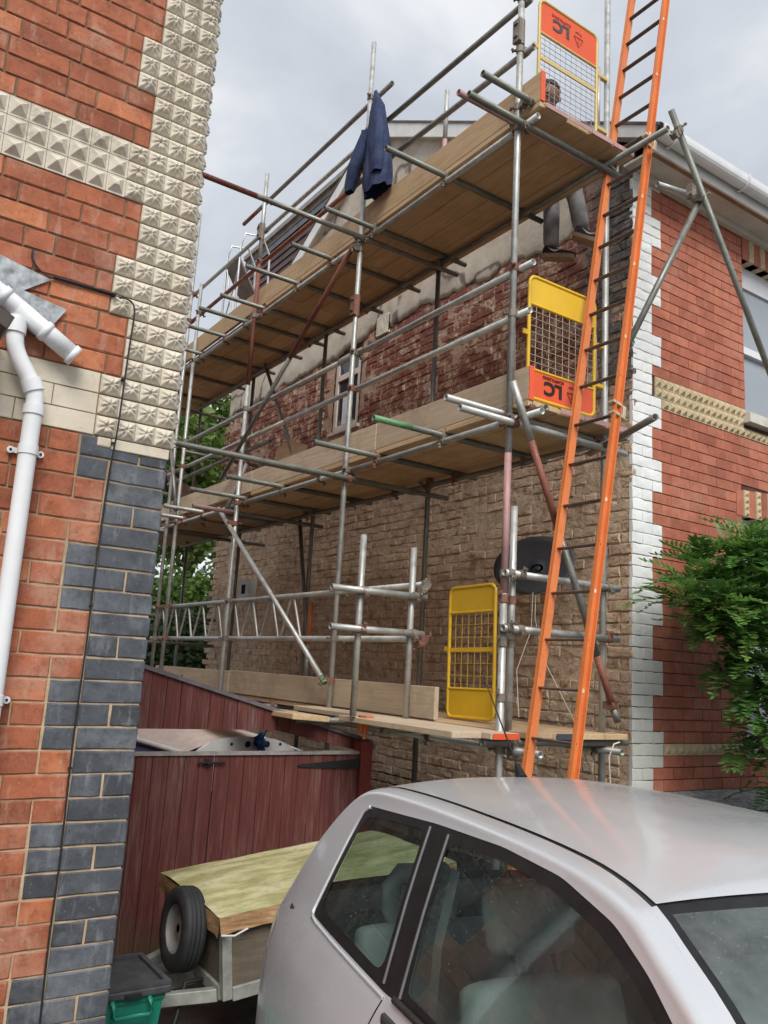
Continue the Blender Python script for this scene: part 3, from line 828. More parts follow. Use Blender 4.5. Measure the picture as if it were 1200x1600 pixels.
# old mortar smeared over the joints: an uneven skin that swallows some of the bricks
v, fc = [], []; ny, nz2 = 300, 190; ya, yb, za, zb2 = YR + 0.012, YE, 0.9, 6.15
for j in range(nz2 + 1):
    z = za + (zb2 - za) * j / nz2; low = max(0.0, min(1.0, (4.25 - z) / 0.5))
    for i in range(ny + 1):
        y = ya + (yb - ya) * (i / ny) ** 1.35
        n1 = noise.fractal((y * 2.2, z * 3.2, 1.7), 0.9, 2.1, 5); n2 = noise.noise((y * 19, z * 26, 4.0)); n3 = noise.noise((y * 47, z * 60, 8.0))
        s_ = -0.0062 + 0.0085 * n1 + 0.005 * n2 + 0.0035 * n3 + 0.0010 * low
        s_ = max(-0.011, min(0.0085, s_))
        v.append((XG - s_, y + 0.004 * n3, z + 0.004 * n2))
for j in range(nz2):
    z = za + (zb2 - za) * (j + .5) / nz2
    for i in range(ny):
        y = ya + (yb - ya) * ((i + .5) / ny) ** 1.35
        if W0 - 0.03 < y < W1 + 0.03 and V0 - 0.03 < z < V1 + 0.05: continue
        if z > redge(y) + 0.12 and y > 4.7: continue
        if z > verge(y) - 0.12: continue
        a = j * (ny + 1) + i; fc.append((a, a + 1, a + ny + 2, a + ny + 1))
obj('mortar_skin', v, fc, M_SMEAR, gab, True)
# cement render: jagged lower edge, thick coat
ys = [4.60 + i * (YE - 4.60) / 170 for i in range(171)]
v, fc = [], []
lat = []
for y in ys:
    zt = verge(y) - 0.05; zb = redge(y)
    if y < 4.78: zb = zb + (4.78 - y) * 1.6 
    zb = min(zb, zt - 0.05)
    lat.append([(y, zb + (zt - zb) * t) for t in (0, 0.03, 0.12, 0.25, 0.4, 0.55, 0.7, 0.85, 1.0)])
nr = 9
for c_ in lat:
    for j, (y, z) in enumerate(c_):
        n_ = noise.noise((y * 1.6, z * 1.6, 5)) * 0.012 + noise.noise((y * 6, z * 6, 9)) * 0.005
        v.append((XG - (0.012 if j == 0 else 0.022) + n_, y, z))
for c_ in lat:
    v.append((XG + 0.011, c_[0][0], c_[0][1]))
for i in range(170):
    for j in range(nr - 1): fc.append((i*nr+j, i*nr+j+1, (i+1)*nr+j+1, (i+1)*nr+j))
    a = 171 * nr; fc.append((a+i, i*nr, (i+1)*nr, a+i+1))
obj('render_coat', v, fc, M_RENDER, RH, True)
# small side window with plain surround
sw = MB(); xa, xb = XG + 0.015, XG + 0.08; t = 0.06
sw.box((xa, W0, V0), (xb, W0 + t, V1)); sw.box((xa, W1 - t, V0), (xb, W1, V1)); sw.box((xa, W0 + t, V1 - 0.075), (xb, W1 - t, V1)); sw.box((xa, W0 + t, V0), (xb, W1 - t, V0 + 0.07)); sw.box((xa - .004, W0 + t, 5.36), (xb, W1 - t, 5.43))
M_PINKW = simple('pinkish_primed_frame', (0.62, 0.53, 0.48), 0.55, var=0.1)
win = sw.build('window', M_PINKW, RH)
MB().box((xa + .02, W0 + t, V0 + .07), (xa + .024, W1 - t, 5.36)).build('pane', M_PANED, win)
MB().box((xa + .02, W0 + t, 5.43), (xa + .024, W1 - t, V1 - .075)).build('pane', M_PANED, win)
MB().box((xa + .012, W0 + 0.22, V0 + .08), (xa + .016, W0 + 0.40, 5.20)).build('curtain', M_CURT, win)
MB().box((XG - 0.03, W0 - 0.06, V0 - 0.045), (XG + 0.013, W1 + 0.06, V0 - 0.004)).build('window_sill', M_PINKW, RH)
# air vent grille
vt = MB(); vt.box((XG - 0.044, 7.53, 5.66), (XG - 0.012, 7.77, 5.68)); vt.box((XG - 0.044, 7.53, 5.87), (XG - 0.012, 7.77, 5.89))
for i in range(9): vt.box((XG - 0.044, 7.535 + i * 0.028, 5.68), (XG - 0.037, 7.547 + i * 0.028, 5.87))
for i in range(5): vt.box((XG - 0.042, 7.53, 5.70 + i * 0.036), (XG - 0.038, 7.77, 5.708 + i * 0.036))
MB().box((XG - 0.036, 7.53, 5.66), (XG - 0.031, 7.77, 5.89)).build('vent_back', M_DARK, RH)
vt.build('air_vent', simple('cream_vent', (0.60, 0.55, 0.46), 0.6), RH)
# open meter box
mb = MB(); mb.box((XG - 0.12, 10.52, 2.70), (XG + 0.005, 10.86, 2.715)); mb.box((XG - 0.12, 10.52, 2.955), (XG + 0.005, 10.86, 2.97)); mb.box((XG - 0.12, 10.52, 2.715), (XG + 0.005, 10.54, 2.955)); mb.box((XG - 0.12, 10.84, 2.715), (XG + 0.005, 10.86, 2.955))
mb.box((XG - 0.118, 10.54, 2.715), (XG - 0.112, 10.62, 2.955)); mb.box((XG - 0.118, 10.76, 2.715), (XG - 0.112, 10.84, 2.955))
mb.box((XG - 0.118, 10.62, 2.715), (XG - 0.112, 10.76, 2.77)); mb.box((XG - 0.118, 10.62, 2.90), (XG - 0.112, 10.76, 2.955))
mbo = mb.build('meter_box', simple('grey_meter_box', (0.45, 0.45, 0.44), 0.6), RH)
MB().box((XG - 0.10, 10.54, 2.716), (XG - 0.09, 10.84, 2.954)).build('box_back', M_DARK, mbo)

# ---- roof, bargeboards, eaves
RX = XG - 0.10
zt8 = verge(8.0)
rf = MB()
rf.prism([(3.72, verge(3.72) + 0.02), (8.0, zt8 + 0.11), (8.0, zt8 + 0.14), (3.70, verge(3.7) + 0.045)], 'x', RX - 0.03, 9.2)
rf.prism([(8.0, zt8 + 0.11), (12.35, verge(12.35) + 0.11), (12.4, verge(12.4) + 0.135), (8.0, zt8 + 0.14)], 'x', RX - 0.03, 9.2)
roof = rf.build('roof', M_ROOFT, RH)
bb = MB(); bb.prism([(3.80, verge(3.8) - 0.085), (8.0, zt8 - 0.085), (8.0, zt8 + 0.108), (3.76, verge(3.76) + 0.02)], 'x', RX - 0.02, RX + 0.005)
bb.build('bargeboard', M_WPAINT, RH)
bb = MB(); bb.prism([(8.001, zt8 - 0.085), (12.3, verge(12.3) - .085), (12.35, verge(12.35) + .105), (8.001, zt8 + 0.108)], 'x', RX - 0.02, RX + 0.005)
bb.build('bargeboard', M_WPAINT, RH)
so = MB(); so.prism([(3.84, verge(3.84) - .075), (8.0, zt8 - 0.075), (8.0, zt8 - 0.055), (3.84, verge(3.84) - .055)], 'x', RX + 0.006, XG + 0.011); so.prism([(8.001, zt8 - 0.075), (12.3, verge(12.3) - .075), (12.3, verge(12.3) - .055), (8.001, zt8 - 0.055)], 'x', RX + 0.006, XG + 0.011)
so.build('verge_soffit', M_SOFFIT, RH)
MB().box((RX, 3.80, 5.95), (9.2, 3.83, 6.115)).build('fascia', M_WPAINT, RH)
MB().box((RX, 3.788, 5.93), (9.2, 3.83, 5.9485)).build('fascia_trim', simple('brown_stained_trim', (0.20, 0.13, 0.08), 0.6), RH)
MB().box((RX, 3.831, 5.955), (9.2, YR + 0.01, 5.975)).build('soffit', M_SOFFIT, RH)
MB().box((XG + 0.1, YR - 0.06, 5.90), (9.2, YR - 0.0095, 5.9545)).build('soffit_batten', M_SOFFIT, RH)
gu = MB(); pr = [(3.795, 6.12)]
for i in range(9):
    a = math.pi * i / 8; pr.append((3.74 + 0.055 * math.cos(a), 6.09 - 0.055 * math.sin(a)))
pr += [(3.685, 6.125), (3.675, 6.125)]
for i in range(8, -1, -1):
    a = math.pi * i / 8; pr.append((3.738 + 0.061 * math.cos(a), 6.088 - 0.062 * math.sin(a)))
gu.prism(pr, 'x', RX - 0.02, 9.2)
gut = gu.build('gutter', M_WPVC, RH)
for x in (5.0, 5.95, 6.9, 7.85):
    MB().path([(x, 3.79, 6.03), (x, 3.76, 6.018), (x, 3.70, 6.03), (x, 3.672, 6.08), (x, 3.668, 6.128)], 0.009, 6).build('gutter_bracket', M_WPVC, gut)
# rest of the house body behind
MB().prism([(YR + 0.26, 0.0), (YE, 0.0), (YE, 6.0), (8.0, zt8 + 0.05), (YR + 0.26, 6.05)], 'x', 9.0, 9.1).build('house_body', M_RED2, RH)
MB().box((XG + 0.27, YE - 0.05, 0), (9.0, YE, 6.0)).build('rear_wall', M_RED2, RH)
MB().box((XG + 0.27, YR + 0.27, 0.0), (8.99, YR + 0.30, 6.0)).build('room_lining', M_DARK, RH)

# ---- clad dormer on the rear slope
DX = 5.10
dm = MB().box((DX, 8.75, 6.4), (8.6, 12.1, 8.42)); dor = dm.build('dormer', simple('brown_dormer_core', (0.06, 0.035, 0.03), 0.8), RH)
M_CLAD = simple('brown_cladding_board', (0.085, 0.048, 0.044), 0.6, var=0.3, scale=5)
for i in range(13):
    z = 6.55 + i * 0.125
    MB().prism([(DX - 0.028, z), (DX - 0.004, z), (DX - 0.004, z + 0.122), (DX - 0.010, z + 0.122)], 'y', 8.74, 13.2).build('cladding_board', M_CLAD, dor) if False else \
    MB().add([(DX - .030, 8.74, z), (DX - .002, 8.74, z), (DX - .002, 8.74, z + .123), (DX - .010, 8.74, z + .123), (DX - .030, 12.1, z), (DX - .002, 12.1, z), (DX - .002, 12.1, z + .123), (DX - .010, 12.1, z + .123)],
             [(0,1,2,3),(7,6,5,4),(0,4,5,1),(1,5,6,2),(2,6,7,3),(3,7,4,0)]).build('cladding_board', M_CLAD, dor)
M_FLAT = simple('grey_felt_edge', (0.27, 0.255, 0.235), 0.75, var=0.2)
MB().box((DX - 0.10, 8.45, 8.425), (8.7, 12.2, 8.50)).build('flat_roof_edge', M_FLAT, dor)
MB().box((DX - 0.06, 8.5, 8.33), (DX - 0.032, 12.2, 8.4245)).build('fascia_board', simple('brown_fascia', (0.15, 0.12, 0.10), 0.7), dor)
MB().box((DX - 0.05, 8.55, 8.235), (DX - 0.0315, 12.2, 8.3295)).build('fascia_board', simple('grey_blue_flashing', (0.14, 0.16, 0.185), 0.6), dor)
# ------------------------------------------------------------------ scaffold
SF = empty('scaffold', (3.5, 3.87, 0), 'three-lift tube and board scaffold against the rough gable wall', 'scaffold')
TR = 0.0228
XO, XI = 3.5, 4.4
XOL, XIL = XO + 0.047, XI - 0.047
def tube(name, a, b, mat=None, r=TR):
    mat = mat or random.choice((M_GALV, M_GALV, M_GALV, M_GALVD))
    return MB().tube(a, b, r, 0.0045, 16).build(name, mat, SF)
def coupler(p, a, b, off, mat=None):
    """right-angle coupler: collar round tube A at p (direction a), collar round tube B at p+off (direction b)"""
    p = Vector(p); off = Vector(off); a = Vector(a).normalized(); b = Vector(b).normalized(); q = p + off
    w = MB(); h = 0.024
    w.cyl(p - a * h, p + a * h, 0.0295, n=12, smooth=False); w.cyl(q - b * h, q + b * h, 0.0295, n=12, smooth=False)
    o = off.normalized() if off.length > 1e-4 else a.cross(b)
    w.obox(orient((p + q) / 2, a, b), 0.05, 0.03, 0.05, 0)
    for c, t in ((p, b), (q, a)):
        s_ = random.choice((-1, 1)); t = t * s_
        w.cyl(c + t * 0.015 + o * 0.026 * (1 if c is q else -1), c + t * 0.050 + o * 0.030 * (1 if c is q else -1), 0.0075, n=6, smooth=False)
        w.cyl(c + t * 0.030 + o * 0.014 * (1 if c is q else -1), c + t * 0.030 + o * 0.052 * (1 if c is q else -1), 0.0055, n=6, smooth=False)
        w.cyl(c + t * 0.030 + o * 0.040 * (1 if c is q else -1), c + t * 0.030 + o * 0.052 * (1 if c is q else -1), 0.011, n=6, smooth=False)
    return w.build('coupler', mat or random.choice((M_COUP, M_COUP, M_COUPR)), SF)
Zv, Yv, Xv = Vector((0, 0, 1)), Vector((0, 1, 0)), Vector((1, 0, 0))
L3, L2, L1 = 5.61, 3.485, 1.415
OUT = [(3.87, 7.05), (5.89, 7.60), (8.08, 7.35), (9.88, 6.66), (10.22, 7.82)]
INN = [(3.87, 7.15), (5.92, 7.55), (8.04, 6.2), (9.98, 5.75), (11.85, 5.9)]
for i, (y, t) in enumerate(OUT):
    if i == 2:
        tube('standard', (XO, y, 0), (XO, y, 4.8), M_GALV); tube('standard', (XO + .001, y, 4.801), (XO + .001, y, 6.25), M_RUST); tube('standard', (XO, y, 6.251), (XO, y, t), M_GALV)
    elif i == 0:
        tube('standard', (XO, y, 0), (XO, y, 2.35), M_GALV); tube('standard', (XO, y, 2.351), (XO, y, 3.25), M_PINK); tube('standard', (XO, y, 3.251), (XO, y, t), M_GALV)
    else: tube('standard', (XO, y, 0), (XO, y, t), M_GALV)
for i, (y, t) in enumerate(INN):
    if i == 1: tube('standard', (XI, y, 0), (XI, y, 6.75), M_GALVD); tube('standard', (XI, y, 6.751), (XI, y, 7.0), M_PINK); tube('standard', (XI, y, 7.001), (XI, y, t), M_GALV)
    elif i == 4: tube('standard', (XI, y, 0), (XI, y, 4.0), M_GALVD); tube('standard', (XI, y, 4.001), (XI, y, 4.45), M_RUST); tube('standard', (XI, y, 4.451), (XI, y, t), M_GALVD)
    else: tube('standard', (XI, y, 0), (XI, y, t), M_GALV if i == 0 else M_GALVD)
# sleeves joining standards
for x, y, z in ((XO, 3.87, 6.33), (XO, 5.89, 4.96), (XO, 8.08, 6.62)):
    w = MB(); w.cyl((x, y, z - 0.10), (x, y, z + 0.10), 0.031, n=12, smooth=False); w.box((x - 0.044, y - 0.035, z - 0.09), (x - 0.02, y + 0.035, z + 0.09))
    for q in (-.05, .05): w.cyl((x - .05, y - .02, z + q), (x - .05, y + .02, z + q), 0.008, n=6)
    w.build('sleeve_coupler', M_COUPR if y == 5.89 else M_COUP, SF)
def ledger(name, y0, y1, z, x=XOL, stds=OUT, xs=XO, mat=None, dz=0.0, coup=True):
    tube(name, (x, y0, z), (x, y1, z + dz), mat)
    if coup:
        for (y, t) in stds:
            if min(y0, y1) - 0.01 <= y <= max(y0, y1) + 0.01 and t > z + 0.03:
                coupler((xs, y, z + dz * (y - y0) / (y1 - y0)), Zv, Yv, (x - xs, 0, 0))
ledger('ledger', 3.72, 6.10, L3, mat=M_GALV); tube('ledger', (XOL + .001, 6.101, L3), (XOL + .001, 10.4, L3), M_GALV)
for y in (8.08, 9.88): coupler((XO, y, L3), Zv, Yv, (0.047, 0, 0))
tube('ledger', (XOL, 10.401, L3), (XOL, 12.0, L3), M_GALVD)
ledger('ledger', 3.28, 6.3, L3 + 0.02, XIL, INN, XI, M_GALVD); tube('ledger', (XIL + .001, 6.301, L3 + .02), (XIL + .001, 12.0, L3), M_GALVD)
ledger('ledger', 3.62, 5.95, L2, mat=M_GALV); ledger('ledger', 5.951, 8.3, L2, mat=M_GALV, dz=0.01); ledger('ledger', 8.302, 12.0, L2, mat=M_GALV)
ledger('ledger', 3.62, 7.0, L2, XIL, INN, XI, M_GALVD); tube('ledger', (XIL, 7.001, L2), (XIL, 12.0, L2), M_GALVD)
ledger('ledger', 3.57, 10.4, L1, mat=M_GALV); ledger('ledger', 3.66, 10.4, L1, XIL, INN, XI, M_GALVD)
# guard rails
ledger('guard_rail', 3.82, 6.05, 6.61, mat=M_GALVD, dz=0.07); ledger('guard_rail', 3.78, 6.02, 6.19, mat=M_GALVD, dz=0.08)
ledger('guard_rail', 5.6, 8.35, 7.02, mat=M_GALVD, dz=0.01); tube('guard_rail', (XOL, 8.351, 7.03), (XOL, 8.75, 7.03), M_RUST)
ledger('guard_rail', 5.7, 10.45, 6.655, mat=M_GALV); ledger('guard_rail', 5.72, 10.5, 6.265, mat=M_RUST)
ledger('guard_rail', 3.73, 6.2, 4.535, mat=M_GALV); ledger('guard_rail', 6.201, 10.5, 4.535, mat=M_GALV)
ledger('guard_rail', 3.75, 7.2, 4.205, mat=M_GALV); ledger('guard_rail', 7.201, 10.5, 4.205, mat=M_GALV)
tube('guard_rail', (XOL + .05, 7.6, 4.10), (XOL + .05, 10.6, 4.10), M_GALVD)
# lattice beam doing duty as guard rails at the base lift
ledger('lattice_chord', 4.72, 10.5, 2.457, mat=M_GALV); ledger('lattice_chord', 4.72, 10.5, 2.073, mat=M_GALV)
y = 6.55
while y < 10.3:
    for a, b, z0, z1 in ((y, y + 0.17, 2.085, 2.445), (y + 0.215, y + 0.385, 2.445, 2.085)):
        MB().cyl((XOL, a, z0), (XOL, b, z1), 0.0125, n=8).build('lattice_web', M_GALV, SF)
    y += 0.43
tube('standard', (4.28, 7.72, 1.53), (4.28, 7.72, 2.06), M_GALVD); tube('standard', (4.28, 7.72, 2.061), (4.28, 7.72, 2.50), M_ORT)
# transoms, lift 3
def transom(x0, y, z, x1=4.58, mat=None, cz=None):
    tube('transom', (x0, y, z), (x1, y, z), mat or random.choice((M_GALVD, M_GALVD, M_GREENISH)))
    if cz is not None:
        coupler((XOL, y, cz), Yv, Xv, (0, 0, z - cz))
for x0, y in ((2.97, 4.73), (3.03, 5.74), (3.1, 6.47), (2.96, 7.15), (3.03, 7.93), (2.98, 8.40), (3.07, 8.97), (3.1, 9.72), (3.1, 10.6), (3.1, 11.5)):
    transom(x0, y, L3 + 0.047, mat=M_GREENISH if y < 6 else None, cz=L3)
transom(3.08, 3.765, L3 + 0.125, 4.47, M_GREENISH); transom(3.01, 3.925, L3 + 0.047, 4.55, M_PINK, L3); transom(3.01, 3.815, L3 - 0.03, 4.50, M_GREENISH)
tube('strut', (1.13, 5.835, 5.585), (2.45, 5.835, 5.585), M_RUST); tube('strut', (2.451, 5.835, 5.585), (4.56, 5.835, 5.585), M_GALVD)
coupler((XO, 5.89, 5.585), Zv, Xv, (0, -0.055, 0)); coupler((XO, 3.87, 5.735), Zv, Xv, (0, -0.10, 0)); coupler((XO, 3.87, 5.58), Zv, Xv, (0, -0.052, 0))
# lift 2
for x0, y in ((3.03, 3.94), (2.95, 5.47), (2.93, 6.38), (2.95, 7.13), (2.92, 7.97), (3.06, 9.13), (3.1, 9.75), (3.1, 10.8)):
    transom(x0, y, L2 + 0.047, cz=L2, mat=M_GREENISH if y < 8.5 and y > 4.2 else M_GALV)
tube('transom', (2.94, 4.62, L2 + .047), (3.26, 4.62, L2 + .047), M_GREENT); tube('transom', (3.261, 4.62, L2 + .047), (4.58, 4.62, L2 + .047), M_GREENISH); coupler((XOL, 4.62, L2), Yv, Xv, (0, 0, .047))
transom(3.045, 3.815, L2 - 0.045, 4.56, M_GALV); coupler((XO, 3.87, L2 - 0.045), Zv, Xv, (0, -0.055, 0))
tube('transom', (3.03, 8.13, L2 - .09), (3.48, 8.13, L2 - .09), M_PINK); tube('transom', (3.481, 8.13, L2 - .09), (4.58, 8.13, L2 - .09), M_GALVD)
tube('strut', (1.13, 5.835, 3.40), (4.56, 5.835, 3.40), M_GREENISH); coupler((XO, 5.89, 3.40), Zv, Xv, (0, -0.055, 0))
tube('ledger', (4.05, 3.16, L2 - 0.03), (4.33, 3.80, L2 - 0.03), M_GALVD); tube('ledger', (4.331, 3.802, L2 - .03), (4.42, 4.02, L2 - .03), M_PINK)
# base lift
for x0, y in ((3.30, 3.80), (3.15, 4.62), (2.9, 5.35), (2.85, 6.05), (3.0, 7.0), (3.05, 7.9), (3.1, 8.8), (3.1, 9.7)):
    transom(x0, y, L1 + 0.047, 4.56, cz=L1)
# end couplers where transoms land on the inner ledger
for zc_, yy in ((L3 + .02, (4.73, 5.835, 6.47, 7.15, 8.40)), (L2, (4.62, 5.47, 5.835, 6.38, 7.13, 8.13))):
    for y in yy: coupler((XIL, y, zc_), Yv, Xv, (0, 0, 0.04))
# short posts and rails at the loading gap
tube('standard', (3.05, 4.82, 1.53), (3.05, 4.82, 2.755), M_GALV); tube('standard', (3.47, 4.80, 1.53), (3.47, 4.80, 2.715), M_GALV)
tube('guard_rail', (2.79, 4.772, 2.365), (3.56, 4.752, 2.365), M_GALV); tube('guard_rail', (2.80, 4.772, 2.105), (3.55, 4.752, 2.105), M_GALV)
for z in (2.365, 2.105): coupler((3.05, 4.82, z), Zv, Xv, (0, -0.048, 0)); coupler((3.47, 4.80, z), Zv, Xv, (0, -0.046, 0)); coupler((XOL, 4.74, z + (0.09 if z > 2.2 else -0.032)), Yv, Xv, (-0.03, 0.0, -0.04))
tube('standard', (3.595, 3.90, 1.53), (3.595, 3.90, 2.92), M_GALV)
for z in (2.475, 2.135):
    tube('guard_rail', (3.455, 3.822, z), (4.50, 3.822, z), M_GALV)
    for x, y in ((XO, 3.87), (3.595, 3.87), (XI, 3.87)): coupler((x, y, z), Zv, Xv, (0, -0.048, 0))
for z in (2.05, 1.72, 2.32): coupler((XO, 3.87, z), Zv, Zv, (0.095, 0.03, 0))
# raking braces
tube('brace', (3.43, 8.40, 3.46), (3.43, 5.93, 1.76), M_GALV); tube('brace', (3.43, 5.9285, 1.759), (3.43, 5.86, 1.712), M_GREENT)
coupler((XO, 5.89, 1.735), Zv, Yv, (-0.06, 0, 0)); coupler((XO, 8.08, 3.27), Zv, Yv, (-0.06, 0, 0))
tube('brace', (3.445, 5.92, 5.53), (3.445, 7.0, 4.79), M_RUST); tube('brace', (3.445, 7.001, 4.7895), (3.445, 8.45, 3.80), M_GALVD); coupler((XO, 5.89, 5.50), Zv, Yv, (-0.055, 0, 0))
tube('brace', (4.345, 9.95, 6.25), (4.345, 8.10, 3.66), M_GALVD); tube('brace', (3.60, 8.15, 3.95), (3.46, 8.30, 3.40), M_GALV)
tube('brace', (4.35, 8.25, 3.45), (4.35, 7.75, 1.62), M_GALVD)
bA, bB = Vector((3.39, 3.725, 3.67)), Vector((4.38, 3.725, 1.60))
for t0, t1, mm in ((0, .17, M_GALV), (.171, .43, M_RUST), (.431, .80, M_GALVD), (.801, .96, M_RUST), (.961, 1, M_GALVD)): tube('brace', bA.lerp(bB, t0), bA.lerp(bB, t1), mm)
coupler((XO + .06, 3.80, L2 + .06), Zv, Xv, (0.02, -0.04, 0), M_COUPR); coupler((4.33, 3.765, 1.70), Zv, Xv, (0.0, -0.04, 0), M_COUPR)
w = MB().tube((XO + 0.12, 3.66, L2 + .05), (XO + 0.12, 3.80, L2 + .05), 0.0215, 0.005, 12).build('tube_end', M_GALVD, SF)
# tubes bracing the ladder landing past the front corner
tube('brace', (4.545, 3.40, 5.93), (6.2, 3.40, 3.50), M_GREENISH); tube('brace', (4.95, 3.44, 5.42), (4.40, 3.82, 3.95), M_GALVD)
tube('tie', (4.86, 3.78, 5.70), (5.06, 3.42, 5.46), M_GALV) if False else tube('tie', (4.80, 3.72, 5.60), (5.07, 3.66, 5.60), M_GALV)
coupler((4.92, 3.41, 5.385), Xv, Vector((-.55, .38, -1.4)), (0, 0.06, 0.02)); coupler((4.98, 3.55, 5.50), Vector((0, 1, 0)), Xv, (0.0, 0, 0.06))
coupler((4.62, 3.39, 5.80), Vector((.56, 0, -.83)), Yv, (-0.03, 0.01, -0.05))
# far-end tubes round the back corner
for z in (2.43, 2.05, 4.22, 5.55): tube('guard_rail', (3.25, 11.85, z), (4.95, 11.85, z), M_GALVD)
tube('guard_rail', (3.4, 10.27, 4.50), (4.7, 10.27, 4.50), M_GALVD); tube('guard_rail', (3.3, 10.27, 3.42), (4.9, 10.27, 3.42), M_GALVD)
tube('brace', (3.45, 10.2, 4.45), (3.45, 9.8, 3.62), M_GALVD)

# ---- boards
def board(x0, x1, y0, y1, z0, z1, mat=None, name='board', roll=0.0):
    c = Vector(((x0 + x1) / 2, (y0 + y1) / 2, (z0 + z1) / 2 + rr(-.0012, .0012)))
    w = MB(); w.obox(Matrix.Translation(c) @ Matrix.Rotation(rr(-.0016, .0016), 4, 'X') @ Matrix.Rotation(roll + rr(-.004, .004), 4, 'Y'), x1 - x0, y1 - y0, z1 - z0, 0.004)
    return w.build(name, mat or M_BOARD, SF)
for L, yy in ((L3, (3.70, 7.58, 11.45, 12.6)), (L2, (3.74, 7.55, 11.4, 12.6)), (L1, (3.73, 7.3, 10.6))):
    zb = L + 0.0475 + TR
    for k in range(4):
        x0 = 3.585 + k * 0.229
        cuts = list(yy)
        if k % 2: cuts = [yy[0] + rr(-.03, .03)] + [c - 1.2 for c in yy[1:-1]] + [yy[-1]]
        for a, b in zip(cuts[:-1], cuts[1:]): board(x0 + rr(0, .002), x0 + 0.225, a + 0.003, b - 0.003, zb, zb + 0.037)
# toe boards along the outer edge
for L, segs in ((L3, ((3.70, 5.84), (5.845, 7.9), (7.91, 10.0), (10.01, 12.2))), (L2, ((3.74, 5.5), (5.51, 7.85), (7.86, 9.9), (9.91, 12.2)))):
    zb = L + 0.0475 + TR + 0.040
    for i, (a, b) in enumerate(segs):
        board(3.540, 3.578, a, b, zb - 0.003, zb + 0.222, M_BOARDP if L == L2 else M_BOARD, 'toe_board')
        if i < 2: board(3.5405, 3.5785, a, b, zb - 0.046, zb - 0.0045, M_BOARD, 'board')
zb = L1 + 0.0475 + TR
board(3.575, 3.613, 4.62, 8.05, zb + 0.045, zb + 0.265, M_BOARDP, 'toe_board'); board(3.575, 3.613, 8.07, 10.3, zb + 0.05, zb + 0.26, M_BOARDP, 'toe_board')
# coloured board ends
def endcap(x0, x1, y, z0, z1, m): MB().box((x0, y - 0.004, z0), (x1, y, z1)).build('board_end_band', m, SF)
endcap(3.5385, 3.5795, 3.695, L3 + .105, L3 + .333, M_SIGN); endcap(3.5385, 3.5795, 3.735, L2 + .105, L2 + .333, M_SIGN)
for k in range(4): endcap(3.587 + k * .229, 3.805 + k * .229, 3.690, L3 + .071, L3 + .106, M_PINK)
for k in range(1, 4): endcap(3.587 + k * .229, 3.805 + k * .229, 3.725, L2 + .071, L2 + .106, M_PINK)
# extra boards of the base platform, outside the standards
board(3.06, 3.28, 3.78, 5.02, zb, zb + 0.037, M_BOARDP); board(3.29, 3.51, 3.71, 6.1, zb + .001, zb + 0.037, M_BOARDP); board(2.75, 3.04, 5.10, 7.2, zb - 0.01, zb + 0.027, M_BOARD, roll=0.05)
endcap(3.30, 3.505, 3.703, zb + .002, zb + .036, M_SIGN); endcap(3.83, 4.02, 3.722, zb + .002, zb + .036, simple('blue_black_band', (0.05, 0.06, 0.08), 0.6))
w = MB(); w.box((3.10, 4.80, zb - 0.06), (3.17, 4.83, zb + 0.045)); w.box((3.10, 4.74, zb + 0.04), (3.17, 4.83, zb + 0.052)); w.cyl((3.13, 4.79, zb - .1), (3.13, 4.79, zb - .02), 0.012, n=8); w.build('board_clamp', M_ORT, SF)

# ------------------------------------------------------------------ ladder
LD = empty('ladder', (3.15, 3.36, 0), 'tall orange ladder leaning up past all three lifts of the scaffold', 'ladder')
def stile(yb, yt):
    b = Vector((3.48 - 1.5 * 0.2227, yb - 1.5 * (yt - yb) / 4.22, 0)); t = Vector((4.42 + 2.3 * 0.2227, yt + 2.3 * (yt - yb) / 4.22, 5.72 + 2.3))
    return b, t
lb, lt = stile(3.57, 3.84); rb, rt = stile(3.245, 3.50)
def stile_obj(b, t, wv):
    d = (t - b).normalized(); side = Vector((0, 1, 0)); dep = d.cross(side).normalized(); side = dep.cross(d).normalized()
    w = MB(); hw, hd = 0.016, 0.029
    # U channel: web plus two flanges
    def slab(o1, o2, s1, s2):
        v = []
        for p in (b, t):
            for s_, o_ in ((s1, o1), (s2, o1), (s2, o2), (s1, o2)): v.append(p + side * s_ + dep * o_)
        w.add(v, [(0,1,2,3),(7,6,5,4),(0,4,5,1),(1,5,6,2),(2,6,7,3),(3,7,4,0)])
    slab(-hd, hd, wv * 0.0 - 0.003, wv * 0.0 + 0.003); 
    slab(-hd, -hd + 0.006, min(0, -wv * 0.026) , max(0, -wv * 0.026)); slab(hd - 0.006, hd, min(0, -wv * 0.026), max(0, -wv * 0.026))
    return w.build('stile', M_ORANGE, LD), d, side, dep
s1, d, side, dep = stile_obj(lb, lt, -1); s2, *_ = stile_obj(rb, rt, 1)
nr_ = 30
for i in range(nr_):
    t = (0.10 + i * 0.290) / (lt - lb).length
    if t > 0.985: break
    a = lb.lerp(lt, t); b = rb.lerp(rt, t)
    w = MB(); u = (b - a).normalized(); a2 = a - u * 0.002; b2 = b + u * 0.002
    off = dep * 0.010
    w.cyl(a2 + off, b2 + off, 0.0065, n=8); w.cyl(a2 - off, b2 - off, 0.0065, n=8); w.obox(orient((a + b) / 2, u, dep), (b - a).length, 0.006, 0.022)
    w.build('rung', M_RUNG, LD)
    if i % 2 == 0: MB().cyl(b + u * 0.003, b + u * 0.0075, 0.0135, n=12, smooth=False).build('rung_plug', M_CREAMP, LD)
    else: MB().cyl(b + u * 0.0025, b + u * 0.0036, 0.007, n=8, smooth=False).build('rung_hole', M_IRON, LD)
M_ALU = simple('bright_clip', (0.62, 0.55, 0.40), 0.35, 0.6)
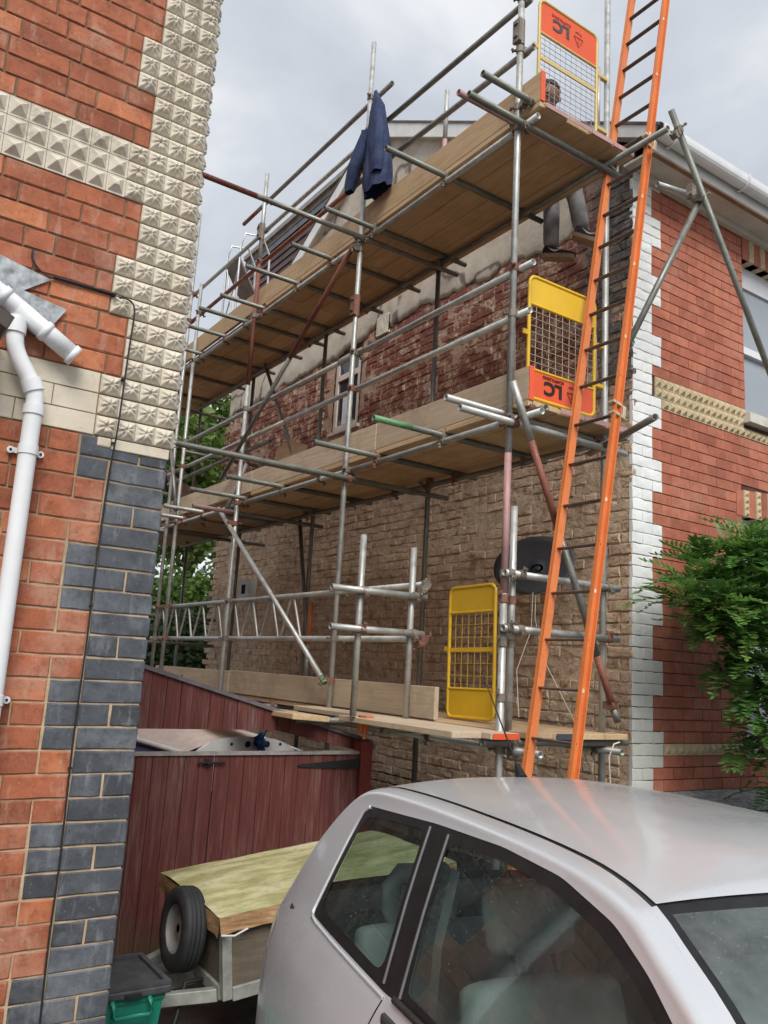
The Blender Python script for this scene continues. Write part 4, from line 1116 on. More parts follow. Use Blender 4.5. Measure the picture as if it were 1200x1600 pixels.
for b0, t0, zz in ((lb, lt, 5.66), (rb, rt, 5.66), (rb, rt, 3.52)):
    p = b0.lerp(t0, zz / t0.z); w = MB()
    for dz in (-0.03, 0.04): w.obox(orient(p + Vector((0, 0, dz)) - dep * 0.002, side, d), 0.045, 0.088, 0.018, 0.002)
    w.obox(orient(p - dep * 0.055, side, d), 0.05, 0.03, 0.09, 0.004); w.build('ladder_clip', M_ALU, LD)

# ------------------------------------------------------------------ safety gates
def text_mesh(txt, size, font_bold=0.0):
    cu = bpy.data.curves.new('lettering', 'FONT'); cu.body = txt; cu.size = size; cu.align_x = 'CENTER'; cu.align_y = 'CENTER'; cu.extrude = 0.0006; cu.offset = font_bold
    o = bpy.data.objects.new('lettering', cu); COL.objects.link(o)
    dg = bpy.context.evaluated_depsgraph_get(); me = bpy.data.meshes.new_from_object(o.evaluated_get(dg))
    bpy.data.objects.remove(o); bpy.data.curves.remove(cu)
    return me
def sign_bits(parent, T, faint=False):
    """lettering upside down on a panel; T maps local (x right, y up, z out) to world"""
    mt = M_SIGNT if not faint else simple('faded_lettering', (0.07, 0.065, 0.075), 0.5)
    turn = Matrix.Rotation(math.pi, 4, 'Z')
    for txt, s_, x, y, b_, sx in (('LC', 0.125, 0.085, -0.0, 0.0055, 1.15), ('SCAFFOLDING', 0.030, 0.085, -0.068, 0.0006, 1.0), ('Danger', 0.024, -0.095, -0.050, 0.0, 1.0)):
        me = text_mesh(txt, s_, b_); me.materials.append(mt if txt == 'LC' or not faint else M_SIGNT2)
        inst('lettering', me, T @ Matrix.Translation((-x, -y, 0.0015)) @ turn @ Matrix.Diagonal((sx, 1, 1, 1)) if False else T @ turn @ Matrix.Translation((x, y, 0.0015)) @ Matrix.Diagonal((sx, 1, 1, 1)), parent)
    tri = MB(); pts = [Vector((-0.095 + 0.055 * math.cos(R(90 + 120 * i)), 0.012 + 0.05 * math.sin(R(90 + 120 * i)), 0.002)) for i in range(3)]
    for i in range(3): tri.cyl(pts[i], pts[(i + 1) % 3], 0.0022, n=4, smooth=False)
    tri.cyl((-0.095, 0.03, .002), (-0.095, 0.0, .002), 0.003, n=4, smooth=False)
    me = mesh('warning_triangle', tri.v, tri.f); me.materials.append(mt if not faint else M_SIGNT2)
    inst('warning_triangle', me, T @ turn, parent)
def safety_gate(loc, xdir, w, h, label, frame, panel_top, panel_bot, sign, midbar=False, rows=9, cols=9, pt=0.19, pb=0.19, wire=None, tilt=0.0, faint=False):
    """xdir: along the gate; z up; -normal towards the viewer"""
    g_ = empty('safety_gate', loc, label, 'gate', 'safety gates on the scaffold')
    T = orient(loc, xdir); T = T @ Matrix.Rotation(tilt, 4, 'X')
    def TP(x, z, y=0.0): return T @ Vector((x, y, z))
    r = 0.013; c = 0.05
    loop = []
    for cx, cz, a0 in ((w / 2 - c, h - c, 0), (-w / 2 + c, h - c, 90), (-w / 2 + c, c, 180), (w / 2 - c, c, 270)):
        for k in range(5):
            a = R(a0 + 90 * k / 4); loop.append(TP(cx + c * math.cos(a), cz + c * math.sin(a)))
    MB().path(loop + [loop[0]], r, 8, False).build('frame', frame, g_)
    def panel(z0, z1, mt):
        q = MB(); q.obox(T @ Matrix.Translation((0, 0.0, (z0 + z1) / 2)), w - 0.02, 0.006, z1 - z0, 0.002); return q.build('panel', mt, g_)
    ptop = pbot = None
    if panel_top: ptop = panel(h - pt, h - 0.008, panel_top)
    if panel_bot: pbot = panel(0.008, pb, panel_bot)
    za = pb if panel_bot else 0.0; zb_ = h - pt if panel_top else h
    for z0 in ([za] if panel_bot else []) + ([zb_] if panel_top else []):
        MB().cyl(TP(-w / 2, z0), TP(w / 2, z0), 0.010, n=8).build('cross_bar', frame, g_)
    if midbar is not False: MB().obox(T @ Matrix.Translation((0, 0, midbar)), w, 0.012, 0.03, 0.002).build('cross_bar', frame, g_); 
    MB().obox(T @ Matrix.Translation((-w / 2 - 0.03, 0, h * 0.52)), 0.05, 0.012, 0.035, 0.002).build('latch', frame, g_)
    wire = wire or M_WIRE
    for i in range(1, cols):
        x = -w / 2 + w * i / cols
        MB().cyl(TP(x + rr(-.003, .003), za), TP(x + rr(-.003, .003), zb_), 0.0022, n=5).build('mesh_wire', wire, g_)
    for i in range(1, rows):
        z0 = za + (zb_ - za) * i / rows
        MB().cyl(TP(-w / 2, z0 + rr(-.003, .003), -0.004), TP(w / 2, z0 + rr(-.003, .003), -0.004), 0.0022, n=5).build('mesh_wire', wire, g_)
    if sign:
        zc = h - pt / 2 if sign == 'top' else pb / 2
        TT = T @ Matrix.Translation((0, -0.0045, zc)) @ Matrix.Rotation(math.pi / 2, 4, 'X')
        sign_bits(g_, TT, faint)
    return g_, T
gA, TA = safety_gate(Vector((3.955, 3.845, 5.85)), (1, 0, 0), 0.60, 0.83, 'faded yellow safety gate with red sign on top, on the uppermost platform', M_YELP, M_SIGN, None, 'top', 0.36, 13, 11, 0.27, 0, simple('grey_mesh_wire', (0.36, 0.35, 0.37), 0.5, 0.3), faint=True)
gB, TB = safety_gate(Vector((3.955, 3.855, 3.66)), (1, 0, 0), 0.635, 0.86, 'bright yellow safety gate with red LC sign at its foot, on the middle platform', M_YEL, M_YEL, M_SIGN, 'bottom', False, 9, 10, 0.20, 0.20)
gC, TC = safety_gate(Vector((3.90, 4.63, 1.545)), (0, -1, 0.02), 0.50, 0.93, 'yellow safety gate with two plain panels standing open on the lowest platform', M_YEL, M_YEL, M_YEL, None, 0.475, 6, 7, 0.185, 0.20, M_YEL)
for T, z0, z1 in ((TA, 0.0, 0.60), (TB, 0.17, 0.62)):
    g_ = gA if T is TA else gB
    MB().tube(T @ Vector((0.345, 0.02, z0)), T @ Vector((0.345, 0.02, z1)), 0.014, 0.003, 12).build('hinge_post', M_GALV, g_)
    for z in (z0 + .08, z1 - .07): MB().obox(T @ Matrix.Translation((0.375, 0.02, z)), 0.11, 0.03, 0.03, 0.004).build('hinge_clamp', M_YELP if T is TA else M_YEL, g_)
# ------------------------------------------------------------------ yard gates and raked fence
YG = 5.30
def gate_leaf(x0, x1, label, hinge):
    g_ = empty('wooden_gate', ((x0 + x1) / 2, YG, 0), label, 'gate', 'yard gates')
    x = x0
    while x < x1 - 0.03:
        w = min(rr(0.095, 0.112), x1 - x)
        b = MB(); b.obox(Matrix.Translation((x + w / 2, YG + rr(-.002, .002), 0.635)), w - 0.003, 0.018, 1.19, 0.003); b.build('board', M_FENCE, g_)
        x += w
    for z in (0.25, 1.02): MB().box((x0 + .02, YG + 0.012, z), (x1 - .02, YG + 0.05, z + 0.10)).build('rail', M_FENCE, g_)
    MB().box((x0, YG - 0.022, 1.2315), (x1, YG + 0.035, 1.252)).build('capping', M_CAP, g_)
    if not hinge: MB().box((x1 - .05, YG + 0.012, 0.06), (x1 + 0.03, YG + 0.0119 + .02, 1.0)).build('gap_block_batten', M_FENCE, g_)  # added behind the leaves so no bright ground shows through the gap
    if hinge:
        MB().prism([(x1 - 0.50, 1.155), (x1 - 0.47, 1.148), (x1 + 0.02, 1.125), (x1 + 0.02, 1.20), (x1 - 0.47, 1.168)], 'y', YG - 0.020, YG - 0.0115).build('strap_hinge', M_IRON, g_)
    else:
        w = MB(); w.cyl((x1 - 0.12, YG - .028, 1.185), (x1 + 0.07, YG - .028, 1.185), 0.007, n=8); w.box((x1 - .07, YG - .022, 1.16), (x1 - .03, YG - .011, 1.21)); w.cyl((x1 - .05, YG - .03, 1.185), (x1 - .05, YG - .055, 1.17), 0.006, n=8); w.build('bolt', M_IRON, g_)
gate_leaf(1.16, 2.298, 'left leaf of the low worn red board gate behind the trailer', False)
gate_leaf(2.302, 3.415, 'right leaf of the low worn red board gate with black strap hinge', True)
MB_ = MB().box((3.425, YG - 0.03, 0), (3.525, YG + 0.07, 1.32)).build('gate_post', simple('red_painted_post', (0.21, 0.028, 0.022), 0.6, var=0.3), None)
tag(MB_, 'square red painted post at the hinge side of the yard gate', 'post')
fp = empty('fence_panel', (2.4, 5.42, 1.3), 'raked red board panel above the yard gates, sloping down to the right', 'fence')
def ptop(x): return 1.79 - (x - 1.70) * 0.262
def pbot(x): return 1.385 if x < 2.78 else max(1.385 - (x - 2.78) * 0.20, ptop(x) - 0.125)
x = 1.14
while x < 3.55:
    w = rr(0.098, 0.108); xb = min(x + w - 0.004, 3.6)
    MB().prism([(x, pbot(x)), (xb, pbot(xb)), (xb, ptop(xb)), (x, ptop(x))], 'y', 5.415 + rr(-.003, .003), 5.434).build('board', M_FENCE, fp)
    x += w
MB().prism([(1.14, ptop(1.14) + 0.001), (3.66, ptop(3.66) + 0.001), (3.66, ptop(3.66) + 0.028), (1.14, ptop(1.14) + 0.028)], 'y', 5.395, 5.455).build('capping', simple('purple_grey_capping', (0.135, 0.12, 0.135), 0.75, var=0.3, scale=10), fp)
MB().prism([(2.9, pbot(2.9) - .01), (3.66, pbot(3.6) - .035), (3.66, ptop(3.66) - 0.005), (3.55, ptop(3.55) - .09)], 'y', 5.436, 5.47).build('rail', M_CAP, fp)
MB().box((1.16, 5.436, 1.44), (2.75, 5.47, 1.52)).build('rail', M_FENCE, fp)

# ------------------------------------------------------------------ boat behind the gates
bo = empty('boat', (2.9, 6.6, 0), 'small white and blue boat parked behind the red gates', 'boat')
M_GRP = simple('white_gelcoat', (0.62, 0.62, 0.61), 0.3, var=0.1, spec=0.5)
M_HULLB = simple('blue_hull_side', (0.15, 0.20, 0.36), 0.35, var=0.2)
M_DUST = simple('dusty_pink_deck', (0.55, 0.45, 0.40), 0.7, var=0.18, scale=5)
tp = [(2.50, 0.70), (2.50, 1.06)]
for i in range(13):
    t = i / 12; x = 2.53 + 0.96 * t; tp.append((x, 1.255 - 0.16 * abs(2 * t - 1) ** 3.2))
tp += [(3.52, 1.06), (3.52, 0.70)]
MB().prism(tp, 'y', 6.28, 6.33).build('transom', M_GRP, bo)
for x, r_ in ((2.86, 0.013), (3.0, 0.026), (3.17, 0.026), (3.29, 0.013)): MB().cyl((x, 6.2785, 1.20), (x, 6.2795, 1.20), r_, n=16, smooth=False).build('drain_hole', M_DARK, bo)
dk = []; df = []
secs = [(6.33, 2.51, 3.51, 1.235), (7.0, 2.25, 3.42, 1.30), (7.8, 2.0, 3.2, 1.37), (8.6, 1.75, 2.85, 1.43), (9.3, 1.95, 2.35, 1.47)]
for y, a, b, z in secs:
    for i in range(7): t = i / 6; dk.append((a + (b - a) * t, y, z - 0.10 * abs(2 * t - 1) ** 2.5))
for s_ in range(4):
    for i in range(6): df.append((s_*7+i, s_*7+i+1, (s_+1)*7+i+1, (s_+1)*7+i))
obj('deck', dk, df, M_DUST, bo, True)
for sgn, nm in ((0, 'hull_side'), (6, 'hull_side')):
    v = []; f_ = []
    for k, (y, a, b, z) in enumerate(secs):
        top = Vector(dk[k * 7 + sgn]); low = Vector((top.x + (-0.06 if sgn == 0 else 0.06), y, top.z - 0.55))
        v += [top + Vector((-0.01 if sgn == 0 else .01, 0, -0.004)), top.lerp(low, 0.10) + Vector((-0.01, 0, 0)), low]
    for k in range(4):
        for j in range(2): f_.append((k*3+j, k*3+j+1, (k+1)*3+j+1, (k+1)*3+j))
    o_ = obj(nm, v, f_, M_HULLB, bo)
    rub = MB().path([Vector(dk[k * 7 + sgn]) + Vector((-0.02 if sgn == 0 else .02, 0, -0.01)) for k in range(5)], 0.022, 8).build('rubbing_strip', M_GRP, bo)
rp = MB()
for k in range(26):
    a = k * 1.9; rp.path([(3.085 + 0.05 * math.cos(a), 6.24 + 0.02 * math.sin(a * 2), 1.22 + 0.035 * math.sin(a)), (3.085 + 0.03 * math.cos(a + 2), 6.235, 1.24 + 0.06 * math.sin(a + 2.4)), (3.085 + 0.05 * math.cos(a + 3), 6.245, 1.20 + 0.05 * math.cos(a))], 0.009, 5)
rp.path([(3.08, 6.24, 1.2), (3.075, 6.25, 1.10), (3.08, 6.255, 1.0)], 0.009, 5); rp.path([(3.09, 6.24, 1.2), (3.12, 6.2, 1.33), (3.13, 5.9, 1.42)], 0.006, 5)
rpo = rp.build('rope', simple('blue_rope', (0.02, 0.07, 0.20), 0.8), None); tag(rpo, 'knot of blue rope on the white boat transom', 'rope')

# ------------------------------------------------------------------ trailer
tr = empty('trailer', (2.5, 4.25, 0), 'box trailer with mossy green cover parked by the red gates', 'trailer')
TT = Matrix.Translation((1.825, 4.225, 0.335)) @ Matrix.Rotation(R(-6.5), 4, 'Y') @ Matrix.Rotation(R(-2.0), 4, 'Z')
def tbox(name, a, b, mat, bev=0.003):
    a, b = Vector(a), Vector(b); s_ = b - a
    return MB().obox(TT @ Matrix.Translation((a + b) / 2), s_.x, s_.y, s_.z, bev).build(name, mat, tr)
M_PLY = wood_mat('weathered_plywood', (0.105, 0.085, 0.062), (0.19, 0.155, 0.115), 'x')
M_GSTEEL = simple('dull_galvanised_frame', (0.36, 0.37, 0.34), 0.55, 0.4, 0.25, 14)
LX, HY, HZ = 1.30, 0.415, 0.34
tbox('floor', (0.02, -HY + .02, 0.0), (LX - .02, HY - .02, 0.02), M_PLY)
tbox('side_board', (0.006, -HY, 0.03), (LX, -HY + 0.014, HZ), M_PLY); tbox('side_board', (0.006, HY - 0.014, 0.03), (LX, HY, HZ), M_PLY); tbox('end_board', (0.0, -HY + .015, 0.03), (0.014, HY - .015, HZ), M_PLY); tbox('end_board', (LX - .014, -HY + .015, 0.03), (LX, HY - .015, HZ), M_PLY)
for x in (-0.012, LX - 0.035): 
    for y in (-HY - 0.012, HY - 0.035): tbox('corner_post', (x, y, -0.02), (x + 0.047, y + 0.047, HZ), M_GSTEEL)
for y in (-HY - 0.014, HY - 0.03): tbox('frame_rail', (0.036, y, -0.03), (LX - .036, y + 0.044, 0.03), M_GSTEEL)
tbox('frame_rail', (-0.014, -HY + .036, -0.03), (0.03, HY - .036, 0.03), M_GSTEEL)
def moss():
    M = MT('mossy_tarpaulin', 0.85, 0, 0.25)
    n1 = M.noise(3.2, 6, 0.7, M.scaled((1.0, 2.6, 1))); n2 = M.noise(17, 5, 0.7)
    c = M.ramp(n1, [(0.26, (0.23, 0.195, 0.105)), (0.46, (0.32, 0.305, 0.14)), (0.58, (0.46, 0.425, 0.25)), (0.74, (0.58, 0.54, 0.36))])
    c = M.mix(M.mapr(n2, 0.55, 0.72, 0, 0.6), c, (0.17, 0.155, 0.07))
    tcx = M.n('ShaderNodeTexCoord')
    M.col(c); M.bump(n2, 0.5, 0.006); return M.m
M_MOSS = moss()
def tanp():
    M = MT('tan_cover_skirt', 0.75, 0, 0.3)
    g_ = M.noise(5, 5, 0.7, M.scaled((1.5, 1.5, 14)), 1.0)
    M.col(M.ramp(g_, [(0.3, (0.20, 0.11, 0.05)), (0.55, (0.36, 0.215, 0.105)), (0.75, (0.52, 0.40, 0.27))])); M.bump(g_, 0.4, 0.006); return M.m
M_TAN = tanp()
v = []; f_ = []; nx, ny = 26, 16
for j in range(ny + 1):
    for i in range(nx + 1):
        x = -0.03 + (LX + 0.06) * i / nx; y = -HY - 0.03 + (2 * HY + 0.06) * j / ny
        z = HZ + 0.012 + 0.016 * (1 - (2 * j / ny - 1) ** 2) + 0.007 * noise.noise((x * 5, y * 5, 2)); v.append(TT @ Vector((x, y, z)))
for j in range(ny):
    for i in range(nx): f_.append((j*(nx+1)+i, j*(nx+1)+i+1, (j+1)*(nx+1)+i+1, (j+1)*(nx+1)+i))
cov = obj('cover', v, f_, M_MOSS, tr, True)
# hanging skirt, crumpled at the front corner
def skirt(a, b, n, drop):
    v = []; f_ = []; a, b = Vector(a), Vector(b); out = Vector((b.y - a.y, a.x - b.x, 0)).normalized()
    for i in range(n + 1):
        p = a.lerp(b, i / n)
        for k in range(4):
            wob = 0.007 * noise.noise((p.x * 9, p.y * 9, k * 1.7)) * k
            v.append(TT @ (p + Vector((0, 0, -drop * k / 3 * (1 + 0.10 * noise.noise((p.x * 6, p.y * 6, 4)) * (k == 3)))) + out * (wob + 0.002 * k)))
    for i in range(n):
        for k in range(3): f_.append((i*4+k, i*4+k+1, (i+1)*4+k+1, (i+1)*4+k))
    return obj('cover_skirt', v, f_, M_TAN, cov, True)
zt = HZ + 0.013
skirt((-0.03, -HY - .03, zt), (LX + .03, -HY - .03, zt), 50, 0.075); skirt((-0.03, HY + .03, zt), (-0.03, -HY - .03, zt), 40, 0.085)
for x0 in (0.0, 0.33, 0.70): MB().path([TT @ Vector((x0 - 0.03, -HY - 0.046, HZ - 0.06)), TT @ Vector((x0 + .03, -HY - 0.055, HZ - 0.07)), TT @ Vector((x0 + .10, -HY - 0.046, HZ - 0.055))], 0.005, 6).build('bungee_cord', simple('grey_white_cord', (0.55, 0.55, 0.53), 0.6), tr)
MB().obox(TT @ Matrix.Translation((-0.42, 0.0, -0.035)), 0.92, 0.06, 0.075, 0.004).build('drawbar', M_GSTEEL, tr)
for s_ in (-1, 1):
    p0 = TT @ Vector((0.0, s_ * 0.33, -0.02)); p1 = TT @ Vector((-0.55, s_ * 0.05, -0.035)); MB().obox(orient((p0 + p1) / 2, p1 - p0), (p1 - p0).length, 0.045, 0.055, 0.003).build('drawbar_brace', M_GSTEEL, tr)
def wheel(parent, c, axis, R0, width, rim_r, tyre_name='tyre', hub=None, up=Vector((0, 0, 1))):
    axis = Vector(axis).normalized(); e1 = up.cross(axis).normalized(); e2 = axis.cross(e1)
    prof = []
    hw = width / 2
    prof = [(rim_r, -hw * .85), (rim_r * 1.08, -hw), ((rim_r + R0) / 2, -hw * 1.08), (R0 * 0.955, -hw * .95), (R0 * 0.99, -hw * .72), (R0, -hw * .55), (R0, -hw * .48), (R0 * .978, -hw * .46), (R0 * .978, -hw * .36), (R0, -hw * .34), (R0 * 1.003, -hw * .1), (R0 * .98, -hw * .08), (R0 * .98, hw * .08), (R0 * 1.003, hw * .1), (R0, hw * .34), (R0 * .978, hw * .36), (R0 * .978, hw * .46), (R0, hw * .48), (R0, hw * .55), (R0 * 0.99, hw * .72), (R0 * 0.955, hw * .95), ((rim_r + R0) / 2, hw * 1.08), (rim_r * 1.08, hw), (rim_r, hw * .85)]
    n = 40; v = []; f_ = []
    for i in range(n):
        a = 2 * math.pi * i / n; d_ = e1 * math.cos(a) + e2 * math.sin(a)
        for r_, w_ in prof: v.append(Vector(c) + d_ * r_ + axis * w_)
    m_ = len(prof)
    for i in range(n):
        for k in range(m_ - 1): f_.append((i*m_+k, i*m_+k+1, ((i+1) % n)*m_+k+1, ((i+1) % n)*m_+k))
    wh = obj('wheel', v, f_, simple('tyre_rubber', (0.022, 0.022, 0.024), 0.7, var=0.3, scale=20), parent, True)
    w = MB(); 
    prof2 = [(rim_r, -hw * .85), (rim_r * .93, -hw * .6), (rim_r * .80, -hw * .2), (rim_r * .45, -hw * .35), (rim_r * .30, -hw * .45), (0.02, -hw * .45)]
    v = []; f_ = []
    for sg in (1, -1):
        k0 = len(v)
        for i in range(24):
            a = 2 * math.pi * i / 24; d_ = e1 * math.cos(a) + e2 * math.sin(a)
            for r_, w_ in prof2: v.append(Vector(c) + d_ * r_ + axis * w_ * sg)
        for i in range(24):
            for k in range(5): f_.append((k0+i*6+k, k0+i*6+k+1, k0+((i+1) % 24)*6+k+1, k0+((i+1) % 24)*6+k))
    obj('rim', v, f_, hub or simple('pale_steel_rim', (0.36, 0.35, 0.32), 0.5, 0.3, 0.2), wh, True)
    return wh
wheel(tr, (1.70, 4.11, 0.555), (-1, 0.02, 0.06), 0.190, 0.105, 0.108, hub=simple('dull_grey_rim', (0.22, 0.21, 0.20), 0.6, 0.3, 0.3))
for s_ in (-1, 1): wheel(tr, (2.45, 4.225 + s_ * 0.53, 0.25), (0, 1, 0), 0.25, 0.14, 0.155)
MB().cyl((2.45, 3.73, 0.25), (2.45, 4.72, 0.25), 0.02).build('axle', M_IRON, tr)
cb = MB().path([(1.80, 4.05, 0.33), (1.70, 4.02, 0.34), (1.66, 3.98, 0.22), (1.60, 3.93, 0.10), (1.50, 3.92, 0.03), (1.35, 3.95, 0.02)], 0.010, 8).build('trailer_cable', M_BLACK, tr)

# ------------------------------------------------------------------ recycling box
rb_ = empty('recycling_box', (1.29, 3.92, 0), 'green recycling box with a dark grey lid on the ground by the corner', 'box')
M_GRN = simple('green_plastic', (0.012, 0.20, 0.135), 0.4, var=0.12, spec=0.5)
M_GLID = simple('dark_grey_lid_plastic', (0.055, 0.058, 0.062), 0.5, var=0.3, scale=18)
X0, X1, Y0, Y1 = 1.06, 1.50, 3.735, 4.105
v = []
for z, t in ((0.0, 0.045), (0.385, 0.012), (0.40, 0.004), (0.42, 0.004)):
    v += [(X0 + t, Y0 + t, z), (X1 - t, Y0 + t, z), (X1 - t, Y1 - t, z), (X0 + t, Y1 - t, z)]
f_ = [(3, 2, 1, 0)] + [(k*4+i, k*4+(i+1) % 4, (k+1)*4+(i+1) % 4, (k+1)*4+i) for k in range(3) for i in range(4)]
obj('tub', v, f_, M_GRN, rb_)
lid = MB(); lid.obox(Matrix.Translation(((X0 + X1) / 2, (Y0 + Y1) / 2, 0.437)), X1 - X0 + 0.03, Y1 - Y0 + 0.03, 0.036, 0.009); lid = lid.build('lid', M_GLID, rb_)
rim_ = MB()
for a, b in (((X0 - .012, Y0 - .012), (X1 + .012, Y0 + .012)), ((X0 - .012, Y1 - .012), (X1 + .012, Y1 + .012)), ((X0 - .012, Y0 + .0125), (X0 + .012, Y1 - .0125)), ((X1 - .012, Y0 + .0125), (X1 + .012, Y1 - .0125))):
    rim_.box((a[0], a[1], 0.4555), (b[0], b[1], 0.470))
rim_.build('lid_rim', M_GLID, lid)
hd_ = MB(); hd_.path([(1.262, Y0 - .012, 0.415), (1.262, Y0 - .035, 0.408), (1.262, Y0 - .04, 0.372), (1.268, Y0 - .04, 0.362), (1.415, Y0 - .04, 0.362), (1.421, Y0 - .04, 0.372), (1.421, Y0 - .035, 0.408), (1.421, Y0 - .012, 0.415)], 0.010, 8); hd_.build('handle', M_GRN, rb_)
MB().box((1.31, Y0 - .025, 0.425), (1.38, Y0 - .0155, 0.44)).build('lid_catch', M_IRON, lid)
lb_ = obj('torn_label', [(1.17, 3.80, 0.4556), (1.27, 3.79, 0.4556), (1.25, 3.83, 0.4556), (1.22, 3.84, 0.4556), (1.235, 3.93, 0.4556), (1.18, 3.95, 0.4556)], [(0, 1, 2, 3, 4, 5)], simple('torn_white_label', (0.55, 0.55, 0.62), 0.5), lid)

# ------------------------------------------------------------------ things on and under the scaffold
ds = empty('satellite_dish', (4.93, 4.80, 2.6), 'dark grey satellite dish on the rough gable behind the ladder', 'satellite dish')
DT = orient((4.68, 4.80, 2.735), (0.25, -0.9, 0.0), (0, -0.12, 1)) if False else None
cx = Vector((4.66, 4.82, 2.735)); nrm = Vector((-0.93, -0.30, 0.30)).normalized(); e1 = Vector((0, 0, 1)).cross(nrm).normalized(); e2 = nrm.cross(e1)
v = [cx - nrm * 0.075]; f_ = []
for k in range(1, 7):
    for i in range(32):
        a = 2 * math.pi * i / 32; r_ = k / 6; v.append(cx + e1 * 0.36 * r_ * math.cos(a) + e2 * 0.255 * r_ * math.sin(a) - nrm * 0.075 * (1 - r_ * r_))
for i in range(32): f_.append((0, 1 + i, 1 + (i + 1) % 32))
for k in range(5):
    for i in range(32): f_.append((1+k*32+i, 1+k*32+(i+1) % 32, 1+(k+1)*32+(i+1) % 32, 1+(k+1)*32+i))
M_DISH = simple('dark_grey_dish', (0.075, 0.080, 0.09), 0.5, var=0.15)
o_ = obj('reflector', v, f_, M_DISH, ds, True)
so_ = o_.modifiers.new('thickness', 'SOLIDIFY'); so_.thickness = 0.006
MB().path([cx - nrm * .08, cx - nrm * .16 - Vector((0, 0, .08)), (4.96, 4.86, 2.62)], 0.02, 8).build('wall_arm', M_IRON, ds)
MB().path([cx - e2 * 0.24, cx - e2 * .27 + nrm * 0.15, cx - e2 * .20 + nrm * 0.30], 0.009, 8).build('feed_arm', M_DISH, ds)
fh = cx - e2 * .19 + nrm * 0.31; MB().cyl(fh, fh - nrm * 0.08, 0.022, n=12).build('feed_horn', M_IRON, ds)
M_CORD = simple('off_white_cord', (0.58, 0.54, 0.48), 0.7)
def cord(pts, label, r=0.0035):
    o_ = MB().path(pts, r, 6).build('cord', M_CORD, None); tag(o_, label, 'cord'); return o_
cord([(4.55, 4.70, 2.50), (4.50, 4.66, 2.2), (4.42, 4.72, 1.9), (4.36, 4.62, 1.56)], 'off-white cord hanging straight below the dark dish')
cord([(4.60, 4.72, 2.48), (4.50, 4.62, 2.3), (4.42, 4.45, 2.0), (4.43, 4.15, 1.58), (4.45, 3.98, 1.2)], 'off-white cord slanting from the dark dish towards the ladder')
cord([(4.42, 3.74, 1.47), (4.36, 3.735, 1.46), (4.31, 3.73, 1.38), (4.33, 3.735, 1.2), (4.40, 3.74, 1.0), (4.42, 3.76, 0.7)], 'pale cable looped over the lowest ledger end by the corner', 0.005)
cord([(3.62, 4.02, 5.66), (3.60, 4.0, 5.2), (3.62, 3.98, 4.5), (3.64, 3.98, 3.82)], 'thin string hanging from the top platform beside the front post', 0.002)
# blue jacket over the guard rail
jk = empty('jacket', (3.45, 5.75, 5.9), 'dark blue jacket hung on the guard rail post', 'jacket')
M_NAVY = MT('navy_cloth', 0.9, 0, 0.15); M_NAVY.col(M_NAVY.ramp(M_NAVY.noise(9, 5, 0.6), [(0.3, (0.024, 0.034, 0.078)), (0.7, (0.060, 0.080, 0.150))])); M_NAVY.bump(M_NAVY.noise(30, 4), 0.4, 0.01); M_NAVY = M_NAVY.m
def cloth_tube(name, spine, radii, flat, n=22, folds=5, seed=0, cap=True):
    v = []; f_ = []
    for k, (p, r_) in enumerate(zip(spine, radii)):
        p = Vector(p)
        for i in range(n):
            a = 2 * math.pi * i / n; w_ = 1 + 0.16 * math.sin(folds * a + seed + k * 0.35) + 0.10 * noise.noise((math.cos(a) * 2, math.sin(a) * 2, k * 0.5 + seed))
            v.append(p + Vector((r_ * flat * w_ * math.cos(a), r_ * w_ * math.sin(a), 0)))
    for k in range(len(spine) - 1):
        for i in range(n): f_.append((k*n+i, k*n+(i+1) % n, (k+1)*n+(i+1) % n, (k+1)*n+i))
    return obj(name, v, f_, M_NAVY, jk, True)
cloth_tube('body', [(3.46, 5.74, 6.98), (3.47, 5.73, 6.90), (3.47, 5.71, 6.80), (3.47, 5.69, 6.6), (3.47, 5.66, 6.4), (3.47, 5.64, 6.2), (3.47, 5.63, 6.02), (3.47, 5.62, 5.93)], [0.02, 0.045, 0.085, 0.115, 0.14, 0.16, 0.175, 0.165], 0.5, folds=7)
cloth_tube('sleeve', [(3.45, 5.84, 6.62), (3.44, 5.91, 6.42), (3.43, 5.97, 6.28), (3.43, 6.02, 6.16), (3.43, 6.035, 6.10)], [0.05, 0.085, 0.08, 0.07, 0.05], 0.7, 16, 4, 2)
cloth_tube('sleeve', [(3.42, 5.62, 6.72), (3.40, 5.58, 6.5), (3.40, 5.555, 6.25), (3.40, 5.545, 6.05)], [0.05, 0.08, 0.075, 0.06], 0.6, 16, 4, 5)
# loose sheets and a podium step on the lifts
o_ = obj('plywood_sheet', [(4.25, 8.15, 3.61), (4.25, 9.0, 3.61), (4.34, 8.95, 4.42), (4.34, 8.62, 4.46), (4.35, 8.2, 4.32)], [(0, 1, 2, 3, 4)], simple('tan_plywood', (0.42, 0.265, 0.145), 0.7, var=0.12), None); so_ = o_.modifiers.new('t', 'SOLIDIFY'); so_.thickness = 0.012
tag(o_, 'tan plywood offcut leaning on the middle platform below the side window', 'plywood')
o_ = MB().obox(Matrix.Translation((3.75, 10.4, 3.93)) @ Matrix.Rotation(R(22), 4, 'X') @ Matrix.Rotation(R(60), 4, 'Y'), 0.5, 1.3, 0.012).build('plywood_sheet', simple('reddish_plywood', (0.22, 0.085, 0.05), 0.7, var=0.2), None); tag(o_, 'reddish brown sheet leaning at the far end of the middle platform', 'plywood')
pd = empty('podium_step', (3.8, 9.4, 5.73), 'small aluminium podium step with hand rails on the top platform', 'step')
M_ALUP = simple('aluminium_tube', (0.55, 0.56, 0.57), 0.4, 0.6)
